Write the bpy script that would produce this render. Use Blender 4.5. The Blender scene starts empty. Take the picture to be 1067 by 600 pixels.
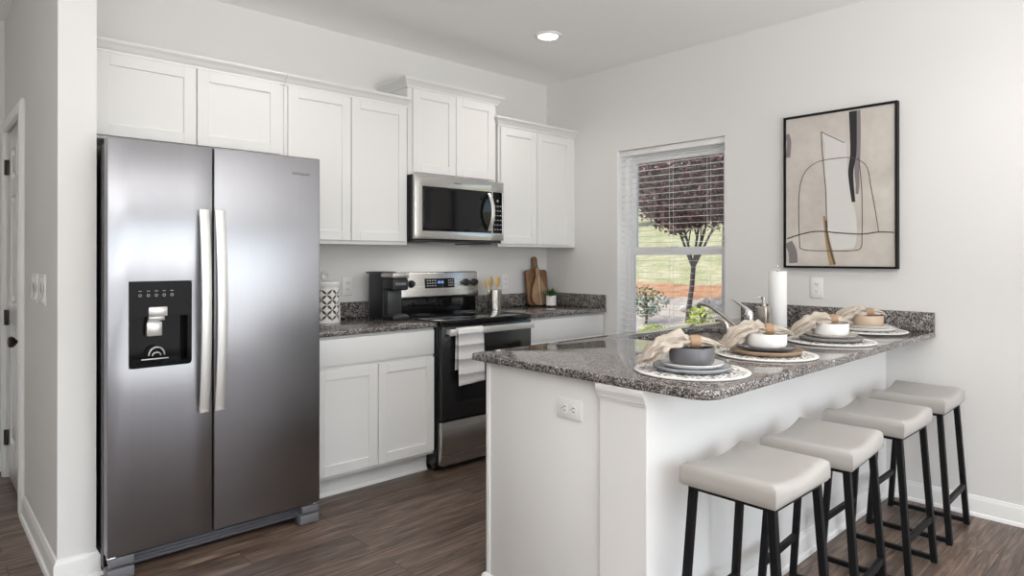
import bpy, bmesh, math, random
from mathutils import Vector, Matrix, noise
R = math.radians
PI = math.pi
S = bpy.context.scene
COL = S.collection
random.seed(7)

# ------------------------------------------------------------------ camera, light, exposure
cam_d = bpy.data.cameras.new('camera'); cam = bpy.data.objects.new('camera', cam_d); COL.objects.link(cam)
cam.location = (-3.972, -3.833, 1.306)
cam.rotation_euler = (R(90.114), 0, R(-42.993))
cam_d.sensor_width = 36.0
cam_d.lens = 677.287 / 1067 * 36
cam_d.shift_y = -(300 - 266.857) / 1067
cam_d.clip_start = 0.05; cam_d.clip_end = 300
S.camera = cam
S.view_settings.view_transform = 'Standard'
S.view_settings.look = 'None'
S.view_settings.gamma = 1.0
S.view_settings.use_curve_mapping = False
S.view_settings.exposure = -0.12
S.cycles.use_denoising = True
S.cycles.max_bounces = 10
S.cycles.diffuse_bounces = 6
S.cycles.glossy_bounces = 5
S.cycles.transmission_bounces = 8
S.cycles.transparent_max_bounces = 12
S.cycles.sample_clamp_indirect = 4.0
S.cycles.caustics_reflective = False
S.cycles.caustics_refractive = False

W = bpy.data.worlds.new('sky'); S.world = W; W.use_nodes = True
wn = W.node_tree; wn.nodes.clear()
sky = wn.nodes.new('ShaderNodeTexSky'); sky.sky_type = 'NISHITA'; sky.sun_disc = False
sky.sun_elevation = R(52); sky.sun_rotation = R(300); sky.air_density = 1.0; sky.dust_density = 2.0
bg = wn.nodes.new('ShaderNodeBackground'); bg.inputs['Strength'].default_value = 0.42
wo = wn.nodes.new('ShaderNodeOutputWorld')
wn.links.new(sky.outputs[0], bg.inputs[0]); wn.links.new(bg.outputs[0], wo.inputs[0])

def lamp(name, kind, loc, rot, energy, color=(1, 1, 1), **kw):
    d = bpy.data.lights.new(name, kind); o = bpy.data.objects.new(name, d); COL.objects.link(o)
    o.location = loc; o.rotation_euler = rot; d.energy = energy; d.color = color
    for k, v in kw.items(): setattr(d, k, v)
    return o
# the sun over the house, added area lamps standing in for daylight in the dining-side openings behind the camera
lamp('sunlight', 'SUN', (-10, -10, 20), (R(40), 0, R(-125)), 3.8, (1, .94, .86), angle=R(1.0))
lamp('daylight_fill_rear', 'AREA', (-1.75, -6.42, 1.22), (R(-90), 0, R(180)), 60, (.98, .99, 1.0), shape='RECTANGLE', size=3.0, size_y=2.1)
lamp('daylight_fill_rear_door', 'AREA', (-4.95, -6.42, 1.22), (R(-90), 0, R(180)), 36, (.98, .99, 1.0), shape='RECTANGLE', size=2.6, size_y=2.1)
lamp('daylight_fill_side', 'AREA', (-0.06, -5.30, 1.35), (R(92), 0, R(90)), 8, (.98, .99, 1.0), shape='RECTANGLE', size=1.5, size_y=1.4)
# added unseen fill lamp aimed up at the dining-room ceiling, which brightens the whole room
lamp('ceiling_bounce_fill', 'AREA', (-3.85, -4.95, 1.15), (R(180), 0, 0), 225, (1.0, .995, .985), shape='RECTANGLE', size=3.8, size_y=1.9)

# ------------------------------------------------------------------ builder
class B:
    def __init__(s): s.bm = bmesh.new(); s.mi = 0
    def m(s, i): s.mi = i; return s
    def _merge(s, t):
        for f in t.faces: f.material_index = s.mi
        me = bpy.data.meshes.new('t'); t.to_mesh(me); t.free(); s.bm.from_mesh(me); bpy.data.meshes.remove(me)
    def box(s, x0, x1, y0, y1, z0, z1, bv=0, seg=2, rot=None):
        t = bmesh.new(); bmesh.ops.create_cube(t, size=1)
        for v in t.verts:
            v.co = Vector(((v.co.x + .5) * (x1 - x0) + x0, (v.co.y + .5) * (y1 - y0) + y0, (v.co.z + .5) * (z1 - z0) + z0))
        if bv: bmesh.ops.bevel(t, geom=list(t.edges), offset=bv, segments=seg, profile=.5, affect='EDGES')
        if rot is not None:
            c = Vector(((x0 + x1) / 2, (y0 + y1) / 2, (z0 + z1) / 2))
            bmesh.ops.transform(t, matrix=Matrix.Translation(c) @ rot @ Matrix.Translation(-c), verts=t.verts)
        s._merge(t); return s
    def prism(s, poly, a0, a1, axis='z', bv=0, seg=2):
        """polygon of (u, v) pushed from a0 to a1 along axis: z -> (u,v)=(x,y); y -> (x,z); x -> (y,z)"""
        f3 = {'z': lambda u, v, a: (u, v, a), 'y': lambda u, v, a: (u, a, v), 'x': lambda u, v, a: (a, u, v)}[axis]
        t = bmesh.new(); n = len(poly)
        A = [t.verts.new(f3(u, v, a0)) for u, v in poly]; C = [t.verts.new(f3(u, v, a1)) for u, v in poly]
        t.faces.new(A); t.faces.new(C[::-1])
        for i in range(n): t.faces.new((A[i], A[(i + 1) % n], C[(i + 1) % n], C[i]))
        bmesh.ops.recalc_face_normals(t, faces=t.faces)
        if bv:
            ed = [e for e in t.edges if e.is_valid and len(e.link_faces) == 2 and e.calc_face_angle(0) > .5]
            bmesh.ops.bevel(t, geom=ed, offset=bv, segments=seg, profile=.5, affect='EDGES')
        s._merge(t); return s
    def lathe(s, prof, c=(0, 0, 0), n=40, axis='z', closed=False):
        t = bmesh.new(); rings = []
        for r, z in prof:
            if r < 1e-5: rings.append([t.verts.new((0, 0, z))])
            else: rings.append([t.verts.new((r * math.cos(2 * PI * i / n), r * math.sin(2 * PI * i / n), z)) for i in range(n)])
        pr = list(zip(rings, rings[1:])) + ([(rings[-1], rings[0])] if closed else [])
        for a, b in pr:
            for i in range(n):
                j = (i + 1) % n
                if len(a) == 1 and len(b) > 1: t.faces.new((a[0], b[i], b[j]))
                elif len(b) == 1 and len(a) > 1: t.faces.new((a[i], a[j], b[0]))
                elif len(a) > 1: t.faces.new((a[i], a[j], b[j], b[i]))
        bmesh.ops.recalc_face_normals(t, faces=t.faces)
        M = {'z': Matrix(), 'y': Matrix.Rotation(R(90), 4, 'X'), 'x': Matrix.Rotation(R(90), 4, 'Y')}[axis]
        bmesh.ops.transform(t, matrix=Matrix.Translation(Vector(c)) @ M, verts=t.verts)
        s._merge(t); return s
    def cyl(s, c, r, h, axis='z', n=32, bv=.001, r2=None):
        r2 = r if r2 is None else r2
        b = min(bv, r * .4, r2 * .4, h * .4)
        return s.lathe([(0, 0), (r - b, 0), (r, b), (r2, h - b), (r2 - b, h), (0, h)], c, n, axis)
    def tube(s, pts, r, n=10, closed=False, flat=1.0, up=None):
        pts = [Vector(p) for p in pts]; k = len(pts)
        rs = r if isinstance(r, (list, tuple)) else [r] * k
        t = bmesh.new(); rings = []; prev = None
        for i, p in enumerate(pts):
            if closed: d = pts[(i + 1) % k] - pts[i - 1]
            else: d = pts[min(i + 1, k - 1)] - pts[max(i - 1, 0)]
            d.normalize()
            if prev is None:
                a = Vector(up) if up else (Vector((0, 0, 1)) if abs(d.z) < .9 else Vector((1, 0, 0)))
                u = (a - d * a.dot(d)).normalized()
            else: u = (prev - d * prev.dot(d)).normalized()
            prev = u; w = d.cross(u)
            rings.append([t.verts.new(p + u * (rs[i] * flat * math.cos(2 * PI * j / n)) + w * (rs[i] * math.sin(2 * PI * j / n))) for j in range(n)])
        for a, b in list(zip(rings, rings[1:])) + ([(rings[-1], rings[0])] if closed else []):
            for j in range(n): t.faces.new((a[j], a[(j + 1) % n], b[(j + 1) % n], b[j]))
        if not closed: t.faces.new(rings[0][::-1]); t.faces.new(rings[-1])
        bmesh.ops.recalc_face_normals(t, faces=t.faces)
        s._merge(t); return s
    def bar(s, p, q, w, h, up=(0, 0, 1), bv=.002):
        p, q = Vector(p), Vector(q); d = q - p; L = d.length; d.normalize(); u = Vector(up)
        if abs(d.dot(u)) > .97: u = Vector((0, 1, 0))
        x = u.cross(d).normalized(); u = d.cross(x)
        t = bmesh.new(); bmesh.ops.create_cube(t, size=1)
        for v in t.verts: v.co = Vector((v.co.x * w, v.co.y * h, v.co.z * L))
        if bv: bmesh.ops.bevel(t, geom=list(t.edges), offset=bv, segments=1, affect='EDGES')
        M = Matrix((x, u, d)).transposed().to_4x4()
        bmesh.ops.transform(t, matrix=Matrix.Translation((p + q) / 2) @ M, verts=t.verts)
        s._merge(t); return s
    def mold(s, path, prof, closed=False):
        """profile [(out, z)] swept along a plan path with mitred corners; out is to the right of travel"""
        P = [Vector(p) for p in path]; n = len(P); t = bmesh.new(); rings = []
        for i in range(n):
            ds = []
            if i > 0 or closed: ds.append((P[i] - P[i - 1]).normalized())
            if i < n - 1 or closed: ds.append((P[(i + 1) % n] - P[i]).normalized())
            ns = [Vector((d.y, -d.x)) for d in ds]
            nn = ns[0] if len(ns) == 1 else (ns[0] + ns[1]) / (1 + ns[0].dot(ns[1]))
            rings.append([t.verts.new((P[i].x + nn.x * o, P[i].y + nn.y * o, z)) for o, z in prof])
        k = len(prof)
        for a, b in list(zip(rings, rings[1:])) + ([(rings[-1], rings[0])] if closed else []):
            for j in range(k): t.faces.new((a[j], a[(j + 1) % k], b[(j + 1) % k], b[j]))
        if not closed: t.faces.new(rings[0][::-1]); t.faces.new(rings[-1])
        bmesh.ops.recalc_face_normals(t, faces=t.faces)
        s._merge(t); return s
    def holed(s, axis, us, vs, gone, a0, a1, bv=0):
        """slab made of grid cells (us x vs) with some cells left open; axis as in prism"""
        f3 = {'z': lambda u, v, a: (u, v, a), 'y': lambda u, v, a: (u, a, v), 'x': lambda u, v, a: (a, u, v)}[axis]
        t = bmesh.new(); V = {}
        def vt(i, j, k):
            if (i, j, k) not in V: V[i, j, k] = t.verts.new(f3(us[i], vs[j], (a0, a1)[k]))
            return V[i, j, k]
        nu, nv = len(us) - 1, len(vs) - 1
        ok = lambda i, j: 0 <= i < nu and 0 <= j < nv and (i, j) not in gone
        for i in range(nu):
            for j in range(nv):
                if not ok(i, j): continue
                for k in (0, 1): t.faces.new([vt(*q, k) for q in ((i, j), (i + 1, j), (i + 1, j + 1), (i, j + 1))])
                for di, dj, e in ((-1, 0, ((i, j), (i, j + 1))), (1, 0, ((i + 1, j), (i + 1, j + 1))), (0, -1, ((i, j), (i + 1, j))), (0, 1, ((i, j + 1), (i + 1, j + 1)))):
                    if not ok(i + di, j + dj): t.faces.new((vt(*e[0], 0), vt(*e[1], 0), vt(*e[1], 1), vt(*e[0], 1)))
        bmesh.ops.recalc_face_normals(t, faces=t.faces)
        if bv:
            ed = [e for e in t.edges if len(e.link_faces) == 2 and e.calc_face_angle(0) > .5]
            bmesh.ops.bevel(t, geom=ed, offset=bv, segments=2, profile=.5, affect='EDGES')
        s._merge(t); return s
    def poly(s, pts):
        s.bm.faces.new([s.bm.verts.new(p) for p in pts]).material_index = s.mi; return s

WL = {}
def finish(o, label, cat, group=None, kind=None):
    if label: o['label'] = label
    if cat: o['category'] = cat
    if group: o['group'] = group
    if kind: o['kind'] = kind
def thing(name, loc, label, cat, group=None, rz=0):
    o = bpy.data.objects.new(name, None); COL.objects.link(o); o.location = loc; o.empty_display_size = .05
    o.rotation_euler = (0, 0, rz); WL[o.name] = Vector(loc); finish(o, label, cat, group); return o
def obj(name, b, mat, parent=None, loc=None, smooth=35, label=None, cat=None, group=None, kind=None):
    """link a builder as one mesh; its coordinates are world ones, re-based on the thing it belongs to"""
    bm = b.bm
    if parent is not None: off = WL[parent.name]
    elif loc is not None: off = Vector(loc)
    else:
        xs = [v.co for v in bm.verts]
        off = Vector((sum(v.x for v in xs) / len(xs), sum(v.y for v in xs) / len(xs), min(v.z for v in xs)))
    for v in bm.verts: v.co -= off
    me = bpy.data.meshes.new(name); bm.to_mesh(me); bm.free()
    for q in (mat if isinstance(mat, (list, tuple)) else [mat]): me.materials.append(q)
    if smooth:
        me.polygons.foreach_set('use_smooth', [True] * len(me.polygons)); me.set_sharp_from_angle(angle=R(smooth))
    o = bpy.data.objects.new(name, me); COL.objects.link(o)
    if parent is not None: o.parent = parent
    else: o.location = off
    WL[o.name] = off; finish(o, label, cat, group, kind); return o
def struct(name, b, mat, parent=None, loc=(0, 0, 0), smooth=35):
    return obj(name, b, mat, parent, None if parent else loc, smooth, kind=None if parent else 'structure')
def dup(root, loc, rz=None, label=None, group=None):
    r = root.copy(); COL.objects.link(r); r.location = loc; WL[r.name] = Vector(loc)
    if rz is not None: r.rotation_euler = (0, 0, rz)
    if label: r['label'] = label
    if group: r['group'] = group
    for ch in list(root.children):
        c = ch.copy(); COL.objects.link(c); c.parent = r
        for g in list(ch.children):
            d = g.copy(); COL.objects.link(d); d.parent = c
    return r
def text_mesh(b, txt, size, M, depth=.0006):
    cu = bpy.data.curves.new('lettering', 'FONT'); cu.body = txt; cu.size = size; cu.extrude = depth; cu.align_x = 'CENTER'; cu.align_y = 'CENTER'
    o = bpy.data.objects.new('lettering', cu); COL.objects.link(o)
    dg = bpy.context.evaluated_depsgraph_get(); dg.update()
    me = bpy.data.meshes.new_from_object(o.evaluated_get(dg)); me.transform(M)
    n0 = len(b.bm.faces); b.bm.from_mesh(me); b.bm.faces.ensure_lookup_table()
    for f in b.bm.faces[n0:]: f.material_index = b.mi
    bpy.data.objects.remove(o); bpy.data.curves.remove(cu); bpy.data.meshes.remove(me); return b
FACE_FRONT = Matrix.Rotation(R(90), 4, 'X')          # lettering that faces the dining side (-Y)

# ------------------------------------------------------------------ materials
def mat(name, col=(.8, .8, .8), rough=.5, metal=0, spec=.5, coat=0, trans=0, emit=None, es=0):
    m = bpy.data.materials.new(name); m.use_nodes = True; p = m.node_tree.nodes['Principled BSDF']
    p.inputs['Base Color'].default_value = (*col, 1); p.inputs['Roughness'].default_value = rough
    p.inputs['Metallic'].default_value = metal; p.inputs['Specular IOR Level'].default_value = spec
    p.inputs['Coat Weight'].default_value = coat; p.inputs['Coat Roughness'].default_value = .05
    p.inputs['Transmission Weight'].default_value = trans
    if emit: p.inputs['Emission Color'].default_value = (*emit, 1); p.inputs['Emission Strength'].default_value = es
    return m
class N:
    def __init__(s, m): s.t = m.node_tree; s.p = s.t.nodes['Principled BSDF']
    def n(s, kind, **kw):
        x = s.t.nodes.new('ShaderNode' + kind)
        for k, v in kw.items():
            if k.startswith('i_'):
                key = k[2:].replace('_', ' '); x.inputs[int(key) if key.isdigit() else key].default_value = v
            else: setattr(x, k, v)
        return x
    def l(s, a, b): s.t.links.new(a, b)
    def coords(s, scale=(1, 1, 1), rot=(0, 0, 0), out='Object'):
        c = s.n('TexCoord'); mp = s.n('Mapping'); mp.inputs['Scale'].default_value = scale; mp.inputs['Rotation'].default_value = rot
        s.l(c.outputs[out], mp.inputs[0]); return mp.outputs[0]
    def ramp(s, fac, stops, interp='LINEAR'):
        r = s.n('ValToRGB'); r.color_ramp.interpolation = interp; e = r.color_ramp.elements
        while len(e) < len(stops): e.new(.5)
        for x, (pos, c) in zip(e, stops): x.position = pos; x.color = (*c, 1) if len(c) == 3 else c
        s.l(fac, r.inputs[0]); return r.outputs[0]
    def noise(s, vec, scale, detail=4, rough=.5, dist=0):
        x = s.n('TexNoise'); s.l(vec, x.inputs['Vector']); x.inputs['Scale'].default_value = scale; x.inputs['Detail'].default_value = detail
        x.inputs['Roughness'].default_value = rough; x.inputs['Distortion'].default_value = dist; return x
    def mix(s, fac, a, b, mode='MIX'):
        x = s.n('Mix', data_type='RGBA', blend_type=mode)
        for v, sock in ((fac, x.inputs[0]), (a, x.inputs[6]), (b, x.inputs[7])):
            if hasattr(v, 'links'): s.l(v, sock)
            elif isinstance(v, (int, float)): sock.default_value = v
            else: sock.default_value = (*v, 1)
        return x.outputs[2]
    def bump(s, h, strength=.2, dist=.01):
        b = s.n('Bump'); b.inputs['Strength'].default_value = strength; b.inputs['Distance'].default_value = dist
        s.l(h, b.inputs['Height']); s.l(b.outputs[0], s.p.inputs['Normal'])

def paint(name, col, rough=.55, bump=.03):
    m = mat(name, col, rough, spec=.3); k = N(m); c = k.coords()
    n1 = k.noise(c, 180, 2); k.bump(n1.outputs['Fac'], bump, .002); return m
M_wall = paint('wall_paint', (.755, .748, .735), .65)
M_ceil = paint('ceiling_paint', (.92, .918, .912), .8, .05)
M_cab = paint('cabinet_white_lacquer', (.78, .778, .768), .32, .01)
M_trim = paint('white_trim_paint', (.84, .838, .83), .3, .01)
M_door = paint('white_door_gloss', (.80, .795, .785), .18, .01)
M_plate = mat('white_switch_plastic', (.84, .84, .83), .3)
M_slot = mat('socket_slot_dark', (.03, .03, .03), .6)
M_blackgl = mat('black_glass', (.006, .006, .007), .04, spec=.3)
M_blackdis = mat('black_dispenser_gloss', (.006, .006, .007), .06, spec=.10)
M_black = mat('black_enamel', (.012, .012, .013), .25)
M_blackmat = mat('black_matt_plastic', (.02, .02, .022), .42)
M_darkgrey = mat('dark_grey_plastic', (.10, .10, .115), .45)
M_greypl = mat('grey_plastic', (.15, .15, .162), .45)
M_chrome = mat('chrome', (.75, .75, .76), .09, 1)
M_nickel = mat('brushed_nickel', (.50, .47, .44), .24, 1)
M_bronze = mat('oil_rubbed_bronze', (.045, .038, .032), .32, .7)
M_iron = mat('black_powder_coat', (.006, .006, .007), .5, spec=.22)
M_silverpl = mat('silver_plastic', (.55, .54, .52), .25, .6)
M_walnut = None

def steel(name, col, rough, streak=(140, 140, 1.2), amount=.06, aniso=0.0):
    m = mat(name, col, rough, 1); k = N(m); c = k.coords(streak)
    n1 = k.noise(c, 1.0, 3, .6)
    r = k.ramp(n1.outputs['Fac'], [(.3, (rough - amount,) * 3), (.7, (rough + amount,) * 3)])
    k.l(r, k.p.inputs['Roughness'])
    k.l(k.mix(n1.outputs['Fac'], tuple(x * .97 for x in col), tuple(min(1, x * 1.03) for x in col)), k.p.inputs['Base Color'])
    k.p.inputs['Anisotropic'].default_value = aniso
    tg = k.n('Tangent', direction_type='RADIAL', axis='Z'); k.l(tg.outputs[0], k.p.inputs['Tangent'])
    return m
M_steel = steel('brushed_stainless', (.345, .345, .365), .30, (90, 90, .8), .02, .75)
M_steelh = steel('brushed_stainless_sideways', (.58, .565, .545), .26, (.8, 90, 90), .02)
M_handle = mat('satin_handle_steel', (.74, .73, .71), .42, .85)

def granite():
    m = mat('speckled_brown_granite', rough=.07, spec=.55); k = N(m); c = k.coords()
    nd = k.noise(c, 60, 2); cc = k.mix(.012, c, nd.outputs['Color'], 'ADD')
    v = k.n('TexVoronoi', i_Scale=250.0); k.l(cc, v.inputs['Vector'])
    sp = k.n('SeparateColor'); k.l(v.outputs['Color'], sp.inputs[0])
    base = k.ramp(sp.outputs[0], [(0, (.016, .015, .016)), (.22, (.05, .046, .046)), (.38, (.125, .116, .112)), (.56, (.22, .207, .20)), (.76, (.34, .325, .315)), (.92, (.52, .505, .495))], 'CONSTANT')
    n2 = k.noise(c, 26, 3); big = k.ramp(n2.outputs['Fac'], [(.35, (.7, .68, .68)), (.65, (1.12, 1.08, 1.05))])
    k.l(k.mix(1.0, base, big, 'MULTIPLY'), k.p.inputs['Base Color'])
    return m
M_granite = granite()

def planks():
    m = mat('brown_plank_flooring', rough=.36, spec=.4); k = N(m); c = k.coords()
    b = k.n('TexBrick'); k.l(c, b.inputs['Vector']); b.offset = .37; b.offset_frequency = 2; b.squash = 1
    b.inputs['Scale'].default_value = 1; b.inputs['Brick Width'].default_value = 1.22; b.inputs['Row Height'].default_value = .178
    b.inputs['Mortar Size'].default_value = .0016; b.inputs['Mortar Smooth'].default_value = .2; b.inputs['Bias'].default_value = 0
    b.inputs['Color1'].default_value = (0, 0, 0, 1); b.inputs['Color2'].default_value = (1, 1, 1, 1); b.inputs['Mortar'].default_value = (.5, .5, .5, 1)
    sh = k.n('VectorMath', operation='MULTIPLY_ADD'); k.l(b.outputs['Color'], sh.inputs[0]); sh.inputs[1].default_value = (7.3, 3.1, 0); k.l(c, sh.inputs[2])
    mp = k.n('Mapping'); mp.inputs['Scale'].default_value = (1.3, 17, 1); k.l(sh.outputs[0], mp.inputs[0])
    g1 = k.noise(mp.outputs[0], 1.4, 7, .68, 1.6)
    mp2 = k.n('Mapping'); mp2.inputs['Scale'].default_value = (5, 110, 1); k.l(sh.outputs[0], mp2.inputs[0])
    g2 = k.noise(mp2.outputs[0], 1.0, 3, .6)
    base = k.ramp(g1.outputs['Fac'], [(.28, (.045, .032, .026)), (.44, (.105, .073, .057)), (.56, (.185, .134, .105)), (.72, (.31, .24, .19))])
    tone = k.ramp(b.outputs['Color'], [(0, (.72, .70, .70)), (.5, (.98, .97, .96)), (1, (1.25, 1.22, 1.18))])
    col = k.mix(1.0, base, tone, 'MULTIPLY')
    fine = k.ramp(g2.outputs['Fac'], [(.35, (.70, .69, .68)), (.65, (1.14, 1.13, 1.12))]); col = k.mix(1.0, col, fine, 'MULTIPLY')
    col = k.mix(b.outputs['Fac'], col, (.018, .013, .011))
    k.l(col, k.p.inputs['Base Color'])
    k.l(k.ramp(g1.outputs['Fac'], [(.2, (.44,) * 3), (.8, (.30,) * 3)]), k.p.inputs['Roughness'])
    k.bump(g2.outputs['Fac'], .12, .002); return m
M_floor = planks()

def wood(name, dark, light, scale=(3, 3, 30), ns=3.0, rough=.45, rot=(0, 0, 0)):
    m = mat(name, rough=rough); k = N(m); c = k.coords(scale, rot); n1 = k.noise(c, ns, 4, .6, .8)
    k.l(k.ramp(n1.outputs['Fac'], [(.3, dark), (.7, light)]), k.p.inputs['Base Color']); return m
M_walnut = wood('walnut_board', (.10, .045, .02), (.34, .19, .10), (28, 28, 2.2))
M_acacia = wood('pale_paddle_wood', (.24, .13, .065), (.52, .36, .22), (40, 40, 3))
M_ringwood = wood('honey_wood_ring', (.28, .165, .09), (.42, .275, .165), (8, 8, 60))
M_spoon = wood('bamboo_spoon', (.48, .31, .12), (.66, .47, .23), (60, 60, 6))
M_platewood = wood('tan_stoneware', (.33, .22, .145), (.42, .30, .205), (12, 12, 12))
M_ceramw = mat('white_glazed_ceramic', (.80, .79, .77), .16)
M_ceramg = mat('pale_blue_grey_glaze', (.36, .38, .41), .18)
M_ceramd = mat('charcoal_glaze', (.115, .112, .125), .17)
M_ceramm = mat('mid_grey_glaze', (.27, .265, .26), .2)
M_ceramt = mat('taupe_glaze', (.44, .40, .36), .2)
M_ceramb = mat('sand_beige_glaze', (.52, .40, .30), .25)
M_leather = mat('greige_leather', (.42, .402, .378), .42, spec=.4)
_k = N(M_leather); _c = _k.coords(); _v = _k.n('TexVoronoi', i_Scale=420.0); _k.l(_c, _v.inputs['Vector']); _k.bump(_v.outputs['Distance'], .12, .001)
M_paper = mat('white_paper_towel', (.86, .86, .85), .9)
_k = N(M_paper); _c = _k.coords(); _v = _k.n('TexVoronoi', i_Scale=150.0); _k.l(_c, _v.inputs['Vector']); _k.bump(_v.outputs['Distance'], .3, .002)
M_leaf = mat('succulent_leaf', (.045, .11, .03), .4)
M_canvas = mat('painting_canvas', (.60, .56, .51), .8)
_k = N(M_canvas); _c = _k.coords(); _n = _k.noise(_c, 5, 5, .6)
_k.l(_k.ramp(_n.outputs['Fac'], [(.3, (.50, .46, .41)), (.7, (.65, .61, .565))]), _k.p.inputs['Base Color'])
M_pwhite = mat('painting_white', (.66, .645, .625), .8)
M_pblack = mat('painting_charcoal', (.022, .020, .022), .7)
M_pgrey = mat('painting_dry_brush_grey', (.22, .20, .205), .8)
M_pline = mat('painting_brown_line', (.09, .07, .055), .7)
M_pochre = mat('painting_ochre', (.36, .25, .13), .8)
M_glow = mat('lamp_lens', (1, 1, 1), .4, emit=(1, .95, .88), es=9)
M_led = mat('clock_led', (0, 0, 0), .4, emit=(.25, .45, 1.0), es=1.6)
M_icon = mat('grey_print', (.42, .42, .44), .4)
M_logo = mat('dark_grey_print', (.14, .13, .12), .4)
M_soil = mat('potting_soil', (.03, .02, .015), .9)
M_glassw = bpy.data.materials.new('window_glass'); M_glassw.use_nodes = True
_t = M_glassw.node_tree; _t.nodes.clear()
_g = _t.nodes.new('ShaderNodeBsdfGlossy'); _g.inputs['Roughness'].default_value = .0
_tr = _t.nodes.new('ShaderNodeBsdfTransparent'); _tr.inputs[0].default_value = (.97, .98, .98, 1)
_fr = _t.nodes.new('ShaderNodeFresnel'); _fr.inputs[0].default_value = 1.45
_mx = _t.nodes.new('ShaderNodeMixShader'); _o = _t.nodes.new('ShaderNodeOutputMaterial')
_t.links.new(_fr.outputs[0], _mx.inputs[0]); _t.links.new(_tr.outputs[0], _mx.inputs[1]); _t.links.new(_g.outputs[0], _mx.inputs[2]); _t.links.new(_mx.outputs[0], _o.inputs[0])

def fabric(name, a, b, sc=300):
    m = mat(name, a, .9, spec=.15); k = N(m); c = k.coords(); n1 = k.noise(c, 14, 4); n2 = k.noise(c, sc, 2)
    k.l(k.mix(n1.outputs['Fac'], a, b), k.p.inputs['Base Color']); k.bump(n2.outputs['Fac'], .35, .003); return m
M_napkin = fabric('oatmeal_linen', (.43, .365, .30), (.62, .56, .49))
def towel_mat():
    m = mat('striped_towel', (.8, .8, .78), .95, spec=.1); k = N(m); c = k.coords()
    s = k.n('SeparateXYZ'); k.l(c, s.inputs[0])
    nz = k.noise(c, 40, 3); ad = k.n('Math', operation='MULTIPLY_ADD', i_1=.012); k.l(nz.outputs['Fac'], ad.inputs[0]); k.l(s.outputs[2], ad.inputs[2])
    w = (.80, .79, .77); g = (.34, .33, .335); st = []
    sc = k.n('Math', operation='MULTIPLY', i_1=2.5); k.l(ad.outputs[0], sc.inputs[0])
    for z in (.10, .19, .275, .345): st += [((z - .052) * 2.5, w), ((z - .022) * 2.5, (.52, .51, .51)), (z * 2.5, g), ((z + .008) * 2.5, w)]
    k.l(k.ramp(sc.outputs[0], st), k.p.inputs['Base Color']); n2 = k.noise(c, 250, 2); k.bump(n2.outputs['Fac'], .4, .004); return m
M_towel = towel_mat()
def mat_pattern():
    m = mat('dotted_placemat', rough=.7); k = N(m); c = k.coords()
    nd = k.noise(c, 30, 2); cc = k.mix(.02, c, nd.outputs['Color'], 'ADD')
    v = k.n('TexVoronoi', i_Scale=72.0); k.l(cc, v.inputs['Vector'])
    k.l(k.ramp(v.outputs['Distance'], [(.38, (.05, .045, .045)), (.45, (.76, .74, .71))]), k.p.inputs['Base Color']); return m
M_matpat = mat_pattern()
M_matrim = mat('placemat_white_edge', (.74, .72, .69), .6)

# ------------------------------------------------------------------ the setting
H = 2.76
b = B().holed('z', [-6.5, .18], [-6.6, 1.3], set(), -.08, 0); struct('floor', b, M_floor, smooth=0)
b = B().box(-6.7, .18, -6.7, 1.4, H, H + .3); struct('ceiling', b, M_ceil, smooth=0)
b = B().box(-3.397, .0, 0, .14, 0, H); struct('wall_back', b, M_wall, smooth=0)
WY0, WY1, WZ0, WZ1 = -1.647, -.749, .60, 2.115
b = B().holed('x', [-6.6, -6.1, -4.5, WY0, WY1, .14], [0, WZ0, WZ1, H], {(1, 1), (3, 1)}, 0, .17); struct('wall_right', b, M_wall, smooth=0)
b = B().box(-3.53, -3.397, -.70, 1.22, 0, H)
# the doorway is cut as a shallow recess holding the door
b = B().holed('x', [-.70, .335, 1.045, 1.22], [0, 2.05, H], {(1, 0)}, -3.53, -3.44).box(-3.44, -3.397, -.70, 1.22, 0, H); struct('wall_partition', b, M_wall, smooth=0)
b = B().box(-4.85, -3.397, 1.09 + .13, 1.36, 0, H); struct('wall_corridor_end', b, M_wall, smooth=0)
b = B().box(-4.97, -4.85, -.6, 1.36, 0, H); struct('wall_corridor_side', b, M_wall, smooth=0)
b = B().box(-6.5, -4.85, -.72, -.6, 0, H); struct('wall_dining_back', b, M_wall, smooth=0)
b = B().box(-6.62, -6.5, -6.6, -.6, 0, H); struct('wall_left', b, M_wall, smooth=0)
b = B().holed('y', [-6.5, -6.30, -3.60, -3.30, -.20, .0], [0, .10, .12, 2.32, H], {(1, 1), (1, 2), (3, 2)}, -6.6, -6.45); struct('wall_rear', b, paint('rear_dimming_grey', (.40, .40, .40), .6), smooth=0)  # unseen wall given a darker grey to dim its reflection in the refrigerator
BASE = [(0, 0), (.014, 0), (.014, .078), (.011, .086), (.007, .092), (.006, .098), (0, .1)]
SHOE = [(.014, 0), (.026, 0), (.025, .008), (.021, .015), (.014, .018)]
def base(name, path):
    b = B().mold(path, BASE).mold(path, SHOE); struct(name, b, M_trim)
base('baseboard_right', [(-.0, -2.625), (-.0, -6.44)])
base('baseboard_partition', [(-3.53, .255), (-3.53, -.70), (-3.397, -.70), (-3.397, -.60)])
base('baseboard_corridor_end', [(-4.84, 1.22), (-3.545, 1.22)])
base('baseboard_rear', [(-.02, -6.45), (-3.9, -6.45)])

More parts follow.
